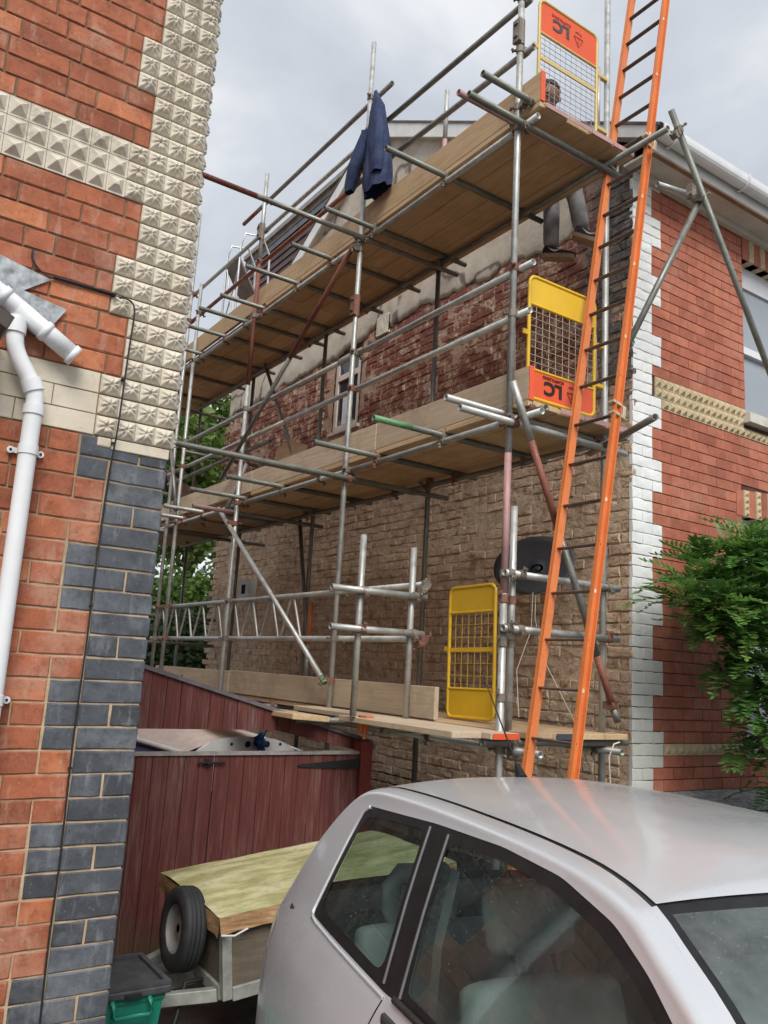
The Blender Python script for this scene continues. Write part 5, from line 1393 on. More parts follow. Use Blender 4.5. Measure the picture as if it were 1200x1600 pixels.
for y in (9.20, 9.62):
    MB().path([(3.72, y, 5.74), (3.72, y, 7.0), (3.76, y, 7.18), (4.0, y, 7.22), (4.12, y, 7.0), (4.14, y, 5.74)], 0.014, 8).build('hand_rail', M_ALUP, pd)
for z in (6.1, 6.45):
    for x in (3.72, 4.14): MB().cyl((x, 9.2, z), (x, 9.62, z), 0.012, n=8).build('rung', M_ALUP, pd)
MB().obox(Matrix.Translation((3.86, 9.41, 6.62)) @ Matrix.Rotation(R(58), 4, 'Y'), 0.55, 0.40, 0.025, 0.004).build('platform', simple('grey_brown_plank', (0.17, 0.14, 0.125), 0.7), pd)
for z0, z1 in ((5.85, 6.9), (6.7, 5.9)): MB().cyl((3.72, 9.2, z0), (3.72, 9.62, z1), 0.010, n=8).build('brace', M_ALUP, pd)
# ------------------------------------------------------------------ silver car
CT = Matrix.Translation((1.92, 1.206, 0)) @ Matrix.Rotation(R(-102), 4, 'Z')   # local x forward, y left
def spl(tab, x):
    if x <= tab[0][0]: return tab[0][1]
    if x >= tab[-1][0]: return tab[-1][1]
    for i in range(len(tab) - 1):
        if x <= tab[i + 1][0]:
            x0, y0 = tab[i]; x1, y1 = tab[i + 1]; t = (x - x0) / (x1 - x0); h = x1 - x0
            def sl(k):
                if k <= 0: return (tab[1][1] - tab[0][1]) / (tab[1][0] - tab[0][0])
                if k >= len(tab) - 1: return (tab[-1][1] - tab[-2][1]) / (tab[-1][0] - tab[-2][0])
                return (tab[k + 1][1] - tab[k - 1][1]) / (tab[k + 1][0] - tab[k - 1][0])
            m0, m1 = sl(i) * h, sl(i + 1) * h
            return (2*t**3 - 3*t*t + 1) * y0 + (t**3 - 2*t*t + t) * m0 + (-2*t**3 + 3*t*t) * y1 + (t**3 - t*t) * m1
ZR = [(-1.74, .28), (-1.72, .50), (-1.68, .70), (-1.62, .86), (-1.55, 1.0), (-1.45, 1.175), (-1.35, 1.305), (-1.25, 1.40), (-1.15, 1.447), (-.95, 1.468), (-.5, 1.477), (0, 1.467), (.217, 1.435), (.34, 1.385), (.46, 1.33), (.7, 1.19), (1.0, 1.0), (1.2, .95), (1.45, .86), (1.65, .74), (1.8, .55), (1.84, .28)]
BS = [(.15, .75), (.35, .80), (.55, .818), (.75, .812), (.9, .785), (1.0, .747), (1.05, .722), (1.24, .642), (1.43, .552), (1.55, .49)]
PL = [(-1.75, .80), (-1.65, .885), (-1.5, .945), (-1.2, .985), (-.8, 1.0), (.6, 1.0), (1.1, .985), (1.5, .93), (1.7, .85), (1.85, .72)]
RC, DC = 0.026, 0.055
VA = 0.060
def zr(x): return spl(ZR, x)
def crown(x): return 0.038
def Sd(x, z): return spl(BS, z) * spl(PL, x)
def sr(x): return Sd(x, zr(x) - RC) - DC
def side_pos(x, z):
    """point of the flank at height z (below the roof rail)"""
    t = zr(x); return Vector((x, Sd(x, min(z, t - RC)), min(z, t - RC)))
def side_v(x, v):
    """v runs over the rail from the roof seam (0) and then straight down the flank"""
    t = zr(x); s0 = Sd(x, t - RC)
    if v < VA:
        a = max(0.0, v / VA) * math.pi / 2
        return Vector((x, s0 - DC * (1 - math.sin(a)), t - RC + RC * math.cos(a)))
    z = t - RC - (v - VA); return Vector((x, Sd(x, z), z))
def to_v(poly, step=0.02):
    out = []
    for i in range(len(poly)):
        a, b = Vector(poly[i]), Vector(poly[(i + 1) % len(poly)]); n = max(1, int((b - a).length / step))
        for k in range(n):
            p = a.lerp(b, k / n); out.append((p.x, VA + max(0.003, zr(p.x) - RC - p.y)))
    return out
def top_pos(x, u):
    return Vector((x, u * sr(x), zr(x) + crown(x) * (1 - abs(u) ** 2.4)))
def inpoly(p, poly):
    x, y = p; c = False; j = len(poly) - 1
    for i in range(len(poly)):
        xi, yi = poly[i]; xj, yj = poly[j]
        if (yi > y) != (yj > y) and x < (xj - xi) * (y - yi) / (yj - yi) + xi: c = not c
        j = i
    return c
def rounded(poly, r=0.03, n=4):
    out = []
    for i in range(len(poly)):
        p = Vector(poly[i]); a = Vector(poly[i - 1]); b = Vector(poly[(i + 1) % len(poly)])
        ra = min(r, (a - p).length * 0.4); rb = min(r, (b - p).length * 0.4)
        q0 = p + (a - p).normalized() * ra; q1 = p + (b - p).normalized() * rb
        for k in range(n + 1): t = k / n; v = (1-t)**2 * q0 + 2*t*(1-t) * p + t*t * q1; out.append((v.x, v.y))
    return out
def cdt(outer, polys, step, extra=()):
    pts = []; edges = []; key = {}
    def addp(p):
        k = (round(p[0] * 5000), round(p[1] * 5000))
        if k not in key: key[k] = len(pts); pts.append(Vector(p))
        return key[k]
    def addpoly(poly):
        ids = []
        for i in range(len(poly)):
            a, b = Vector(poly[i]), Vector(poly[(i + 1) % len(poly)]); n = max(1, int((b - a).length / step))
            for k in range(n): ids.append(addp(a.lerp(b, k / n)))
        for i in range(len(ids)):
            if ids[i] != ids[(i + 1) % len(ids)]: edges.append((ids[i], ids[(i + 1) % len(ids)]))
    addpoly(outer)
    for _, p in polys: addpoly(p)
    bnd = [p.copy() for p in pts]
    cell = {}
    for p in bnd: cell.setdefault((int(p.x / step), int(p.y / step)), []).append(p)
    def free(p):
        cx, cy = int(p.x / step), int(p.y / step)
        for i in (-1, 0, 1):
            for j in (-1, 0, 1):
                for q in cell.get((cx + i, cy + j), ()):
                    if (q - p).length < step * 0.35: return False
        return True
    xs = [p[0] for p in outer]; ys = [p[1] for p in outer]
    cand = list(extra); y = min(ys)
    while y < max(ys):
        x = min(xs)
        while x < max(xs): cand.append((x, y)); x += step
        y += step
    for p in cand:
        if inpoly(p, outer) and free(Vector(p)): addp(p)
    r = delaunay_2d_cdt(pts, edges, [], 0, 1e-6)
    V, F = r[0], r[2]; res = {}
    for f in F:
        c = sum((V[i] for i in f), Vector((0, 0))) / len(f)
        if not inpoly(c, outer): continue
        cls = 'body'
        for nm, p in polys:
            if inpoly(c, p): cls = nm; break
        res.setdefault(cls, []).append(tuple(f))
    return V, res
def panel(name, V, F, pos, mat, parent, flip=False, sgn=1, offset=0.0, solid=0.0):
    used = sorted({i for f in F for i in f}); ix = {j: k for k, j in enumerate(used)}
    v = []; nn = []
    e = 0.004
    for j in used:
        x, y = V[j]; p = pos(x, y)
        dx = pos(x + e, y) - pos(x - e, y); dy = pos(x, y + e) - pos(x, y - e)
        n_ = dx.cross(dy)
        n_ = n_.normalized() if n_.length > 1e-12 else Vector((0, 0, 1))
        if flip: n_ = -n_
        p = p + n_ * offset
        p = Vector((p.x, p.y * sgn, p.z)); n_ = Vector((n_.x, n_.y * sgn, n_.z))
        v.append(CT @ p); nn.append((CT.to_3x3() @ n_).normalized())
    f = [tuple(ix[i] for i in q) for q in F]
    me = bpy.data.meshes.new(name); me.from_pydata([tuple(p) for p in v], [], f); me.update()
    # face winding to agree with the normals
    bm = bmesh.new(); bm.from_mesh(me); bm.faces.ensure_lookup_table()
    for q in bm.faces:
        q.normal_update()
        if q.normal.dot(nn[q.verts[0].index]) < 0: q.normal_flip()
    bm.to_mesh(me); bm.free()
    me.polygons.foreach_set('use_smooth', [True] * len(me.polygons))
    me.normals_split_custom_set_from_vertices(nn)
    if mat: me.materials.append(mat)
    o = link(bpy.data.objects.new(name, me), parent)
    if solid:
        s_ = o.modifiers.new('thickness', 'SOLIDIFY'); s_.thickness = solid; s_.offset = -1
    return o
def droplets(M, base=0.25, extra=None):
    v1 = M.n('ShaderNodeTexVoronoi'); M.L(M.pos, v1.inputs['Vector']); v1.inputs['Scale'].default_value = 120
    d = M.mapr(v1.outputs['Distance'], 0.0, 0.34, 1.0, 0.0)
    d = M.math('MULTIPLY', M.math('POWER', d, 0.6), M.math('GREATER_THAN', M.n('ShaderNodeSeparateColor').outputs[0], 2.0)) if False else d
    sc_ = M.n('ShaderNodeSeparateColor'); M.L(v1.outputs['Color'], sc_.inputs[0])
    on = M.math('GREATER_THAN', sc_.outputs[0], 0.80)
    patch = M.mapr(M.noise(3.0, 3), 0.42, 0.62)
    return M.math('MULTIPLY', M.math('MULTIPLY', d, on), patch)
def car_paint():
    M = MT('silver_metallic_paint', 0.30, 0.40, 0.5)
    c = M.ramp(M.noise(1.3, 4), [(0.3, (0.585, 0.605, 0.63)), (0.7, (0.645, 0.665, 0.69))])
    c = M.mix(M.mapr(M.noise(300, 2), 0.5, 0.8, 0, 0.25), c, (0.66, 0.66, 0.68))
    M.col(c); M.b.inputs['Coat Weight'].default_value = 0.6; M.b.inputs['Coat Roughness'].default_value = 0.08
    M.rough(M.mapr(M.noise(2.0, 4), 0.35, 0.65, 0.24, 0.36))
    M.bump(droplets(M), 0.04, 0.003); return M.m
def car_glass(name, tint, m0=0.01, m1=0.07):
    m = bpy.data.materials.new(name); m.use_nodes = True; t = m.node_tree; t.nodes.clear()
    M = MT.__new__(MT); M.m = m; M.t = t; M._pos = None
    out = t.nodes.new('ShaderNodeOutputMaterial'); tr_ = t.nodes.new('ShaderNodeBsdfTransparent'); tr_.inputs[0].default_value = (*tint, 1)
    gl = t.nodes.new('ShaderNodeBsdfGlossy'); gl.inputs['Roughness'].default_value = 0.03; gl.inputs[0].default_value = (0.9, 0.95, 0.95, 1)
    df = t.nodes.new('ShaderNodeBsdfDiffuse'); df.inputs[0].default_value = (0.40, 0.44, 0.43, 1)
    lw = t.nodes.new('ShaderNodeLayerWeight'); lw.inputs[0].default_value = 0.5; fres = M.math('ADD', M.math('MULTIPLY', M.math('POWER', lw.outputs['Facing'], 5.0), 0.94), 0.055)
    bp = t.nodes.new('ShaderNodeBump'); bp.inputs['Strength'].default_value = 0.5; bp.inputs['Distance'].default_value = 0.004
    dr = droplets(M); t.links.new(dr, bp.inputs['Height']); t.links.new(bp.outputs[0], gl.inputs['Normal']); 
    mx_ = t.nodes.new('ShaderNodeMixShader'); t.links.new(fres, mx_.inputs[0]); t.links.new(tr_.outputs[0], mx_.inputs[1]); t.links.new(gl.outputs[0], mx_.inputs[2])
    mist_haze = M.math('ADD', M.math('MULTIPLY', dr, 0.35), M.mapr(M.noise(5, 5, 0.7), 0.4, 0.75, m0, m1))
    m2 = t.nodes.new('ShaderNodeMixShader'); t.links.new(mist_haze, m2.inputs[0]); t.links.new(mx_.outputs[0], m2.inputs[1]); t.links.new(df.outputs[0], m2.inputs[2])
    t.links.new(m2.outputs[0], out.inputs[0]); return m
M_PAINT = car_paint()
M_CGLASS = car_glass('tinted_car_glass', (0.58, 0.67, 0.645))
M_TRIM = simple('black_car_trim', (0.012, 0.012, 0.013), 0.45, var=0.3, scale=30, spec=0.3)
M_RUBB = simple('black_window_rubber', (0.020, 0.019, 0.018), 0.65, var=0.4, scale=60)
M_SEAT = simple('grey_green_seat_cloth', (0.29, 0.315, 0.305), 0.9, var=0.15, bump=0.3)
M_CABIN = simple('dark_cabin_plastic', (0.035, 0.038, 0.04), 0.7, var=0.2)
M_LINER = simple('grey_headlining', (0.27, 0.29, 0.285), 0.9, var=0.08)
M_LAMP = simple('red_lamp_lens', (0.35, 0.012, 0.014), 0.15, var=0.15, spec=0.6)
CAR = empty('car', (1.92, 1.206, 0), 'silver three-door hatchback with raindrops parked in the driveway', 'car')
# side panels
top = [(-1.738 + i * (1.838 + 1.738) / 150, 0) for i in range(151)]
top = [(x, zr(x)) for x, _ in top]
arch = lambda cx: [(cx + 0.335 * math.cos(math.pi - math.pi * i / 16), 0.27 + 0.335 * math.sin(math.pi - math.pi * i / 16)) for i in range(17)]
outer = [(-1.735, 0.0)] + [(x, VA + max(0.004, zr(x) - RC - z)) for x, z in [(-1.735, .27), (-1.7, .27), (-1.6, .27)] + arch(-1.16) + [(-.8 + .1 * i, .27) for i in range(17)] + arch(1.16) + [(1.6, .27), (1.7, .27), (1.835, .27)]] + [(1.835, 0.0)]
QG = rounded([(-1.075, 1.375), (-.655, 1.408), (-.565, 1.075), (-1.115, 1.088)], 0.05)
DG = rounded([(-.500, 1.402), (-.25, 1.416), (-.02, 1.408), (.17, 1.374), (.30, 1.330), (.40, 1.282), (.58, 1.188), (.74, 1.092), (.74, 1.062), (-.405, 1.080)], 0.02)
TRM = rounded([(-1.105, 1.400), (-.60, 1.432), (-.25, 1.443), (0, 1.434), (.20, 1.398), (.325, 1.350), (.42, 1.300), (.62, 1.20), (.83, 1.075), (.83, 1.035), (-.44, 1.052), (-.50, 1.048), (-1.150, 1.058)], 0.03)
def strip(pts, w=0.0032):
    L_, R_ = [], []
    for i, p in enumerate(pts):
        a = Vector(pts[max(i - 1, 0)]); b = Vector(pts[min(i + 1, len(pts) - 1)]); d_ = (b - a).normalized(); n_ = Vector((-d_.y, d_.x)) * w
        L_.append((p[0] + n_.x, p[1] + n_.y)); R_.append((p[0] - n_.x, p[1] - n_.y))
    return L_ + R_[::-1]
GAP1 = strip([(-.502, 1.040), (-.53, .93), (-.56, .75), (-.555, .5), (-.50, .36)])
GAP2 = strip([(.865, 1.02), (.84, .8), (.84, .5), (.80, .36)])
GAP3 = strip([(-1.56, .95), (-1.525, .945), (-1.50, .92), (-1.515, .86), (-1.565, .775)], 0.0028)
GAP4 = strip([(-1.69, .60), (-1.62, .60), (-1.56, .57), (-1.50, .50)], 0.0028)
LAMP = [(-1.66, .74), (-1.585, .905), (-1.578, .90), (-1.585, .80), (-1.615, .72), (-1.65, .70)]
DOOR = [(-.505, 1.047), (-.53, .93), (-.56, .75), (-.555, .5), (-.50, .36), (.80, .36), (.84, .5), (.84, .8), (.865, 1.04)]
extra = [(x, VA * q) for x, _ in top for q in (0.14, 0.28, 0.42, 0.56, 0.70, 0.85, 1.0)]
Vs, cl = cdt(outer, [(n_, to_v(p_)) for n_, p_ in [('qglass', QG), ('dglass', DG), ('trim', TRM), ('gap', GAP1), ('gap', GAP2), ('gap', GAP3), ('gap', GAP4), ('lamp', LAMP), ('door', DOOR)]], 0.03, extra)
for sgn in (-1, 1):
    fl = False
    body = panel('side_panel', Vs, cl['body'], side_v, M_PAINT, CAR, fl, sgn)
    dr_ = panel('door', Vs, cl['door'], side_v, M_PAINT, CAR, fl, sgn)
    panel('window_surround', Vs, cl['trim'], side_v, M_TRIM, body, fl, sgn, -0.002)
    panel('door_window', Vs, cl['dglass'], side_v, M_CGLASS, dr_, fl, sgn, -0.006)
    panel('quarter_window', Vs, cl['qglass'], side_v, M_CGLASS, body, fl, sgn, -0.004)
    panel('panel_gap', Vs, cl['gap'], side_v, M_TRIM, body, fl, sgn, -0.005)
    panel('tail_lamp', Vs, cl['lamp'], side_v, M_LAMP, CAR, fl, sgn)
    # raised rubber strips either side of the door pillar
    for xa, xb in ((-.628, -.528), (-.515, -.425)):
        p = [side_pos(xa + (xb - xa) * t, 1.420 + (1.062 - 1.420) * t) for t in (0, .25, .5, .75, 1)]
        MB().path([CT @ Vector((q.x, sgn * (q.y + 0.001), q.z)) for q in p], 0.0045, 6).build('pillar_strip', simple('grey_rubber_strip', (0.10, 0.10, 0.105), 0.45), body)
    lip = [side_v(x, v + (0.006 if i > 14 else 0.0)) for i, (x, v) in enumerate(to_v([(-1.112, 1.385), (-1.157, 1.062), (-1.150, 1.048), (-.50, 1.040)][:4])) if not (x > -1.1 and i < 3)]
    lip = [side_pos(x, z) for x, z in ((-1.075, 1.398), (-1.11, 1.38), (-1.125, 1.30), (-1.142, 1.18), (-1.158, 1.09), (-1.160, 1.066), (-1.148, 1.050), (-1.10, 1.047), (-.9, 1.043), (-.7, 1.040), (-.505, 1.038))]
    MB().path([CT @ Vector((q.x, sgn * (q.y - 0.001), q.z)) for q in lip], 0.006, 8).build('window_lip', M_PAINT, body)
    bl = [side_pos(x, 1.052) for x in [-.44 + i * 0.1 for i in range(13)]]
    MB().path([CT @ Vector((q.x, sgn * (q.y + 0.004), q.z + .004)) for q in bl], 0.009, 8).build('belt_strip', M_RUBB, dr_)
    w = MB(); w.obox(CT @ Matrix.Translation((0.72, sgn * 0.86, 1.04)), 0.09, 0.17, 0.11, 0.03); w.build('door_mirror', M_TRIM, dr_)
    w = MB(); q = side_pos(-.36, .74); w.obox(CT @ Matrix.Translation((-.36, sgn * (q.y + .018), .74)), 0.15, 0.03, 0.03, 0.008); w.build('door_handle', M_TRIM, dr_)
    # sill and arch liners
    MB().obox(CT @ Matrix.Translation((0, sgn * 0.74, 0.24)), 1.7, 0.10, 0.14, 0.02).build('sill', M_TRIM, CAR)
# roof, screens, bonnet, tail
outer = [(-1.735, -1), (1.835, -1), (1.835, 1), (-1.735, 1)]
def fx(u): return 0.222 + 0.045 * (1 - u * u)
us = [-0.97 + 1.94 * i / 24 for i in range(25)]
WSB = [(fx(u) + 0.004, u) for u in us] + [(1.0, 0.97), (1.0, -0.97)]
WSG = [(fx(u) + 0.032, u * 0.965) for u in us] + [(0.97, 0.935), (0.97, -0.935)]
HDR = [(fx(u) - 0.002, u) for u in us] + [(fx(u) + 0.004, u) for u in us[::-1]]
RWB = rounded([(-1.196, -.94), (-1.196, .94), (-1.545, .95), (-1.545, -.95)], 0.04); RWG = rounded([(-1.215, -.90), (-1.215, .90), (-1.525, .91), (-1.525, -.91)], 0.04)
DI1 = [(-1.155, .965), (.228, .965), (.228, .992), (-1.155, .992)]; DI2 = [(x, -y) for x, y in DI1]
RG = [(-1.186, -1), (-1.180, -1), (-1.180, 1), (-1.186, 1)]; BG_ = [(1.005, -1), (1.012, -1), (1.012, 1), (1.005, 1)]
extra = [(x, s_ * u) for x in [-1.7 + i * 0.04 for i in range(88)] for u in (.996, .99, .98, .955, .93, .9) for s_ in (-1, 1)]
Vt, ct = cdt(outer, [('wsg', WSG), ('wsb', WSB), ('hdr', HDR), ('rwg', RWG), ('rwb', RWB), ('ditch', DI1), ('ditch', DI2), ('gap', RG), ('gap', BG_)], 0.045, extra)
def cen(f): return sum(Vt[i].x for i in f) / len(f)
parts = {'roof': [], 'tailgate': [], 'bonnet': []}
for q in ct['body']:
    c_ = cen(q); parts['tailgate' if c_ < -1.183 else ('bonnet' if c_ > 1.0 else 'roof')].append(q)
for nm, F in parts.items(): panel(nm, Vt, F, top_pos, M_PAINT, CAR)
rfo = [o for o in CAR.children if o.name.startswith('roof')][0]
panel('windscreen', Vt, ct['wsg'], top_pos, car_glass('wet_sky_haze_glass', (0.78, 0.90, 0.86), 0.10, 0.30), CAR, offset=-0.002)  # wet glass; extra diffuse haze also stands in for its bright sky reflection
panel('windscreen_surround', Vt, ct['wsb'] + ct['hdr'], top_pos, M_TRIM, CAR, offset=-0.003)
panel('rear_window', Vt, ct['rwg'], top_pos, M_CGLASS, CAR, offset=-0.002); panel('rear_window_surround', Vt, ct['rwb'], top_pos, M_TRIM, CAR, offset=-0.003)
[panel('roof_moulding', Vt, [q for q in ct['ditch'] if (Vt[q[0]].y > 0) == k_], top_pos, M_RUBB, rfo, offset=-0.004) for k_ in (True, False)]; panel('panel_gap', Vt, ct['gap'], top_pos, M_TRIM, CAR, offset=-0.006)
panel('headlining', Vt, parts['roof'], top_pos, M_LINER, CAR, offset=-0.03)
# cabin
def cbox(name, c, s_, mat, ry=0.0, bev=0.03, parent=None):
    o = MB().obox(CT @ Matrix.Translation(c) @ Matrix.Rotation(ry, 4, 'Y'), *s_, bev).build(name, mat, parent or CAR)
    if bev > 0.02:
        o.data.polygons.foreach_set('use_smooth', [True] * len(o.data.polygons)); b_ = o.modifiers.new('soft', 'SUBSURF'); b_.levels = b_.render_levels = 2
    return o
cbox('cabin_floor', (-.2, 0, .30), (2.7, 1.42, .05), M_CABIN, bev=0)
cbox('parcel_shelf', (-1.36, 0, .93), (.40, 1.1, .03), M_CABIN, bev=0.005)
cbox('dashboard', (.80, 0, .84), (.42, 1.30, .26), M_CABIN, bev=0.06)
for sgn in (-1, 1):
    cbox('door_card', (.15, sgn * .735, .72), (1.25, .03, .60), M_CABIN, bev=0.01); cbox('inner_quarter', (-.95, sgn * .70, .72), (.9, .03, .62), M_CABIN, bev=0.01)
    st = cbox('front_seat', (-.02, sgn * .355, .52), (.50, .48, .16), M_SEAT, -0.08, 0.05)
    cbox('seat_back', (-.30, sgn * .355, .82), (.13, .47, .60), M_SEAT, -0.27, 0.055, st)
    hr = cbox('headrest', (-.435, sgn * .355, 1.225), (.10, .27, .18), M_SEAT, -0.22, 0.045, st)
    for q in (-.06, .06): MB().cyl(CT @ Vector((-.375, sgn * .355 + q, 1.07)), CT @ Vector((-.42, sgn * .355 + q, 1.16)), 0.006, n=8).build('headrest_post', M_IRON, st)
    # belt
    b = MB(); pts = [Vector((-.52, sgn * .53, 1.33)), Vector((-.50, sgn * .585, 1.15)), Vector((-.46, sgn * .62, .9)), Vector((-.40, sgn * .64, .55))]
    v = []; f_ = []
    for p in pts: v += [CT @ (p + Vector((-.024, 0, 0))), CT @ (p + Vector((.024, 0, 0)))]
    for k in range(3): f_.append((2*k, 2*k+1, 2*k+3, 2*k+2))
    obj('seat_belt', v, f_, simple('grey_belt_webbing', (0.24, 0.27, 0.265), 0.8), st)
rs = cbox('rear_seat', (-.78, 0, .50), (.46, 1.16, .16), M_SEAT, -0.1, 0.05)
cbox('seat_back', (-1.06, 0, .78), (.13, 1.16, .52), M_SEAT, -0.25, 0.05, rs)
for sgn in (-1, 1):
    # loop-shaped rear headrest
    w = MB(); yy, zz = 0.11, 0.15
    lp = [(-1.15, sgn * .33 + a * yy, 1.02 + b * zz) for a, b in ((-.8, 0), (-1, .3), (-1, .75), (-.75, 1), (.75, 1), (1, .75), (1, .3), (.8, 0))]
    w.path([CT @ Vector(p) for p in lp], 0.034, 10); w.obox(CT @ Matrix.Translation((-1.15, sgn * .33, 1.03)), .07, .20, .06, .02)
    w.build('headrest', M_SEAT, rs)
sw_ = MB(); ctr = Vector((.48, -.36, .92)); rot = Matrix.Rotation(R(62), 3, 'Y')
sw_.path([CT @ (ctr + rot @ Vector((.185 * math.cos(a * math.pi / 14), .185 * math.sin(a * math.pi / 14), 0))) for a in range(29)], 0.016, 8); sw_.obox(CT @ Matrix.Translation(ctr) @ rot.to_4x4(), .16, .30, .04, .015)
sw_.build('steering_wheel', M_CABIN, CAR)
cbox('underbody', (0, 0, .22), (3.3, 1.36, .10), M_CABIN, bev=0)
cbox('rear_bumper', (-1.66, 0, .42), (.20, 1.44, .34), M_PAINT, bev=0.07); cbox('front_bumper', (1.74, 0, .40), (.22, 1.40, .34), M_PAINT, bev=0.07)
for x in (-1.16, 1.16):
    for sgn in (-1, 1):
        c_ = CT @ Vector((x, sgn * .70, .275)); wheel(CAR, c_, CT.to_3x3() @ Vector((0, 1, 0)), .275, .165, .18)
        MB().cyl(CT @ Vector((x, sgn * .52, .30)), CT @ Vector((x, sgn * .74, .30)), .35, n=24, cap=False).build('arch_liner', M_CABIN, CAR)
ab = CT @ top_pos(-1.08, 0.02); at = CT @ Vector((-1.42, 0.02, 1.86))
an = MB(); an.cyl(ab - Vector((0, 0, .005)), ab + (at - ab).normalized() * 0.05, 0.022, 0.010, n=12); an = an.build('aerial_base', M_TRIM, CAR)
MB().cyl(ab + (at - ab).normalized() * 0.045, at, 0.0038, 0.0016, n=8).build('aerial', M_TRIM, CAR)
# ------------------------------------------------------------------ worker sitting on the top platform
def skin(name, nodes, edges, mat, parent, sub=2, root=0):
    """nodes: list of (pos, rx, ry)"""
    me = bpy.data.meshes.new(name); me.from_pydata([tuple(n[0]) for n in nodes], edges, []); me.update()
    o = bpy.data.objects.new(name, me); COL.objects.link(o)
    o.modifiers.new('skin', 'SKIN')
    me.skin_vertices.new() if not me.skin_vertices else None
    for i, n in enumerate(nodes):
        sv = me.skin_vertices[0].data[i]; sv.radius = (n[1], n[2] if len(n) > 2 else n[1]); sv.use_root = (i == root)
    s = o.modifiers.new('sub', 'SUBSURF'); s.levels = sub; s.render_levels = sub
    dg = bpy.context.evaluated_depsgraph_get(); m2 = bpy.data.meshes.new_from_object(o.evaluated_get(dg))
    bpy.data.objects.remove(o)
    m2.polygons.foreach_set('use_smooth', [True] * len(m2.polygons)); m2.materials.clear(); m2.materials.append(mat); m2.name = name
    q = bpy.data.objects.new(name, m2); link(q, parent); return q
PZ = L3 + 0.0475 + TR + 0.037
wk = empty('person', (4.25, 4.47, PZ), 'worker in grey trousers and dark trainers sitting on the top platform, legs hanging', 'person')
V3 = Vector
M_SKINC = simple('tanned_skin', (0.20, 0.105, 0.07), 0.55, var=0.12)
M_SHIRT = simple('grey_brown_top', (0.105, 0.085, 0.075), 0.9, var=0.2, bump=0.3)
M_TROU = simple('grey_work_trousers', (0.27, 0.27, 0.28), 0.9, var=0.3, scale=12, bump=0.4, bscale=40)
M_HAIR = simple('dark_hair', (0.025, 0.018, 0.014), 0.8, var=0.4, scale=40, bump=0.6, bscale=150)
hipz = PZ + 0.10
pel = V3((4.22, 4.47, hipz)); ab_ = V3((4.19, 4.45, hipz + .18)); ch_ = V3((4.18, 4.43, hipz + .36)); nk = V3((4.21, 4.40, hipz + .52)); hd0 = V3((4.235, 4.375, hipz + .60))
shL, shR = V3((4.17, 4.60, hipz + .43)), V3((4.17, 4.26, hipz + .43))
elL, elR = V3((4.26, 4.68, hipz + .17)), V3((4.27, 4.20, hipz + .17)); wrL, wrR = V3((4.46, 4.60, hipz + .08)), V3((4.46, 4.28, hipz + .08))
hpL, hpR = V3((4.24, 4.57, hipz - .01)), V3((4.24, 4.38, hipz - .01)); knL, knR = V3((4.605, 4.66, hipz - .01)), V3((4.605, 4.40, hipz - .02)); anL, anR = V3((4.60, 4.63, 5.36)), V3((4.62, 4.31, 5.40))
nodes = [(pel, .13, .10), (ab_, .125, .095), (ch_, .145, .10), (nk, .055, .055), (hd0, .06, .065), (shL, .06), (elL, .042), (wrL, .03), (shR, .06), (elR, .042), (wrR, .03), (hpL, .085), (knL, .058), (anL, .038), (hpR, .085), (knR, .058), (anR, .038)]
edges = [(0, 1), (1, 2), (2, 3), (3, 4), (2, 5), (5, 6), (6, 7), (2, 8), (8, 9), (9, 10), (0, 11), (11, 12), (12, 13), (0, 14), (14, 15), (15, 16)]
# hands: palm plus five fingers on each wrist
for wr, sgn, wi in ((wrL, 1, 7), (wrR, -1, 10)):
    palm = wr + V3((.075, -.01 * sgn, -.02)); nodes.append((palm, .024, .016)); pi_ = len(nodes) - 1; edges.append((wi, pi_))
    for k, (dy, ln) in enumerate(((-.030, .060), (-.010, .072), (.010, .068), (.028, .052))):
        a = palm + V3((.035, dy, .002)); b = a + V3((ln * .6, dy * .1, -.018)); c_ = b + V3((ln * .25, 0, -.03))
        for p in (a, b, c_): nodes.append((p, .0085, .0085))
        n_ = len(nodes); edges += [(pi_, n_ - 3), (n_ - 3, n_ - 2), (n_ - 2, n_ - 1)]
    a = palm + V3((-.01, -.035 * sgn, -.006)); b = a + V3((.03, -.02 * sgn, -.016)); nodes += [(a, .0105, .0105), (b, .009, .009)]; n_ = len(nodes); edges += [(pi_, n_ - 2), (n_ - 2, n_ - 1)]
body = skin('body', nodes, edges, M_SKINC, wk)
# head with a face, looking down to the right
def head():
    v, f_ = [], []
    n1, n2 = 24, 28
    for j in range(n1 + 1):
        ph = math.pi * j / n1
        for i in range(n2):
            th = 2 * math.pi * i / n2
            d_ = V3((math.sin(ph) * math.cos(th), math.sin(ph) * math.sin(th), math.cos(ph)))
            p = V3((d_.x * .098, d_.y * .076, d_.z * .120))
            if d_.z < -.1 and d_.x < 0: p.x *= 1 + d_.z * .35
            if d_.z < -.2: p.y *= 1 + (d_.z + .2) * .35
            g = lambda cx_, cy_, cz_, w_: math.exp(-((d_.y - cy_) ** 2 + (d_.z - cz_) ** 2) / w_) if d_.x > 0 else 0
            p.x += .022 * g(0, 0, -.12, .012) + .010 * g(0, 0, .0, .006) + .008 * g(0, 0, -.75, .03) + .006 * g(0, 0, -.45, .02)
            p.x -= .012 * (g(0, .34, .08, .02) + g(0, -.34, .08, .02)); p.x += .006 * g(0, 0, .22, .12)
            v.append(p)
    for j in range(n1):
        for i in range(n2): f_.append((j*n2+i, j*n2+(i+1) % n2, (j+1)*n2+(i+1) % n2, (j+1)*n2+i))
    return v, f_
HT = Matrix.Translation(hd0 + V3((.02, -.012, .075))) @ Matrix.Rotation(R(-35), 4, 'Z') @ Matrix.Rotation(R(18), 4, 'Y')
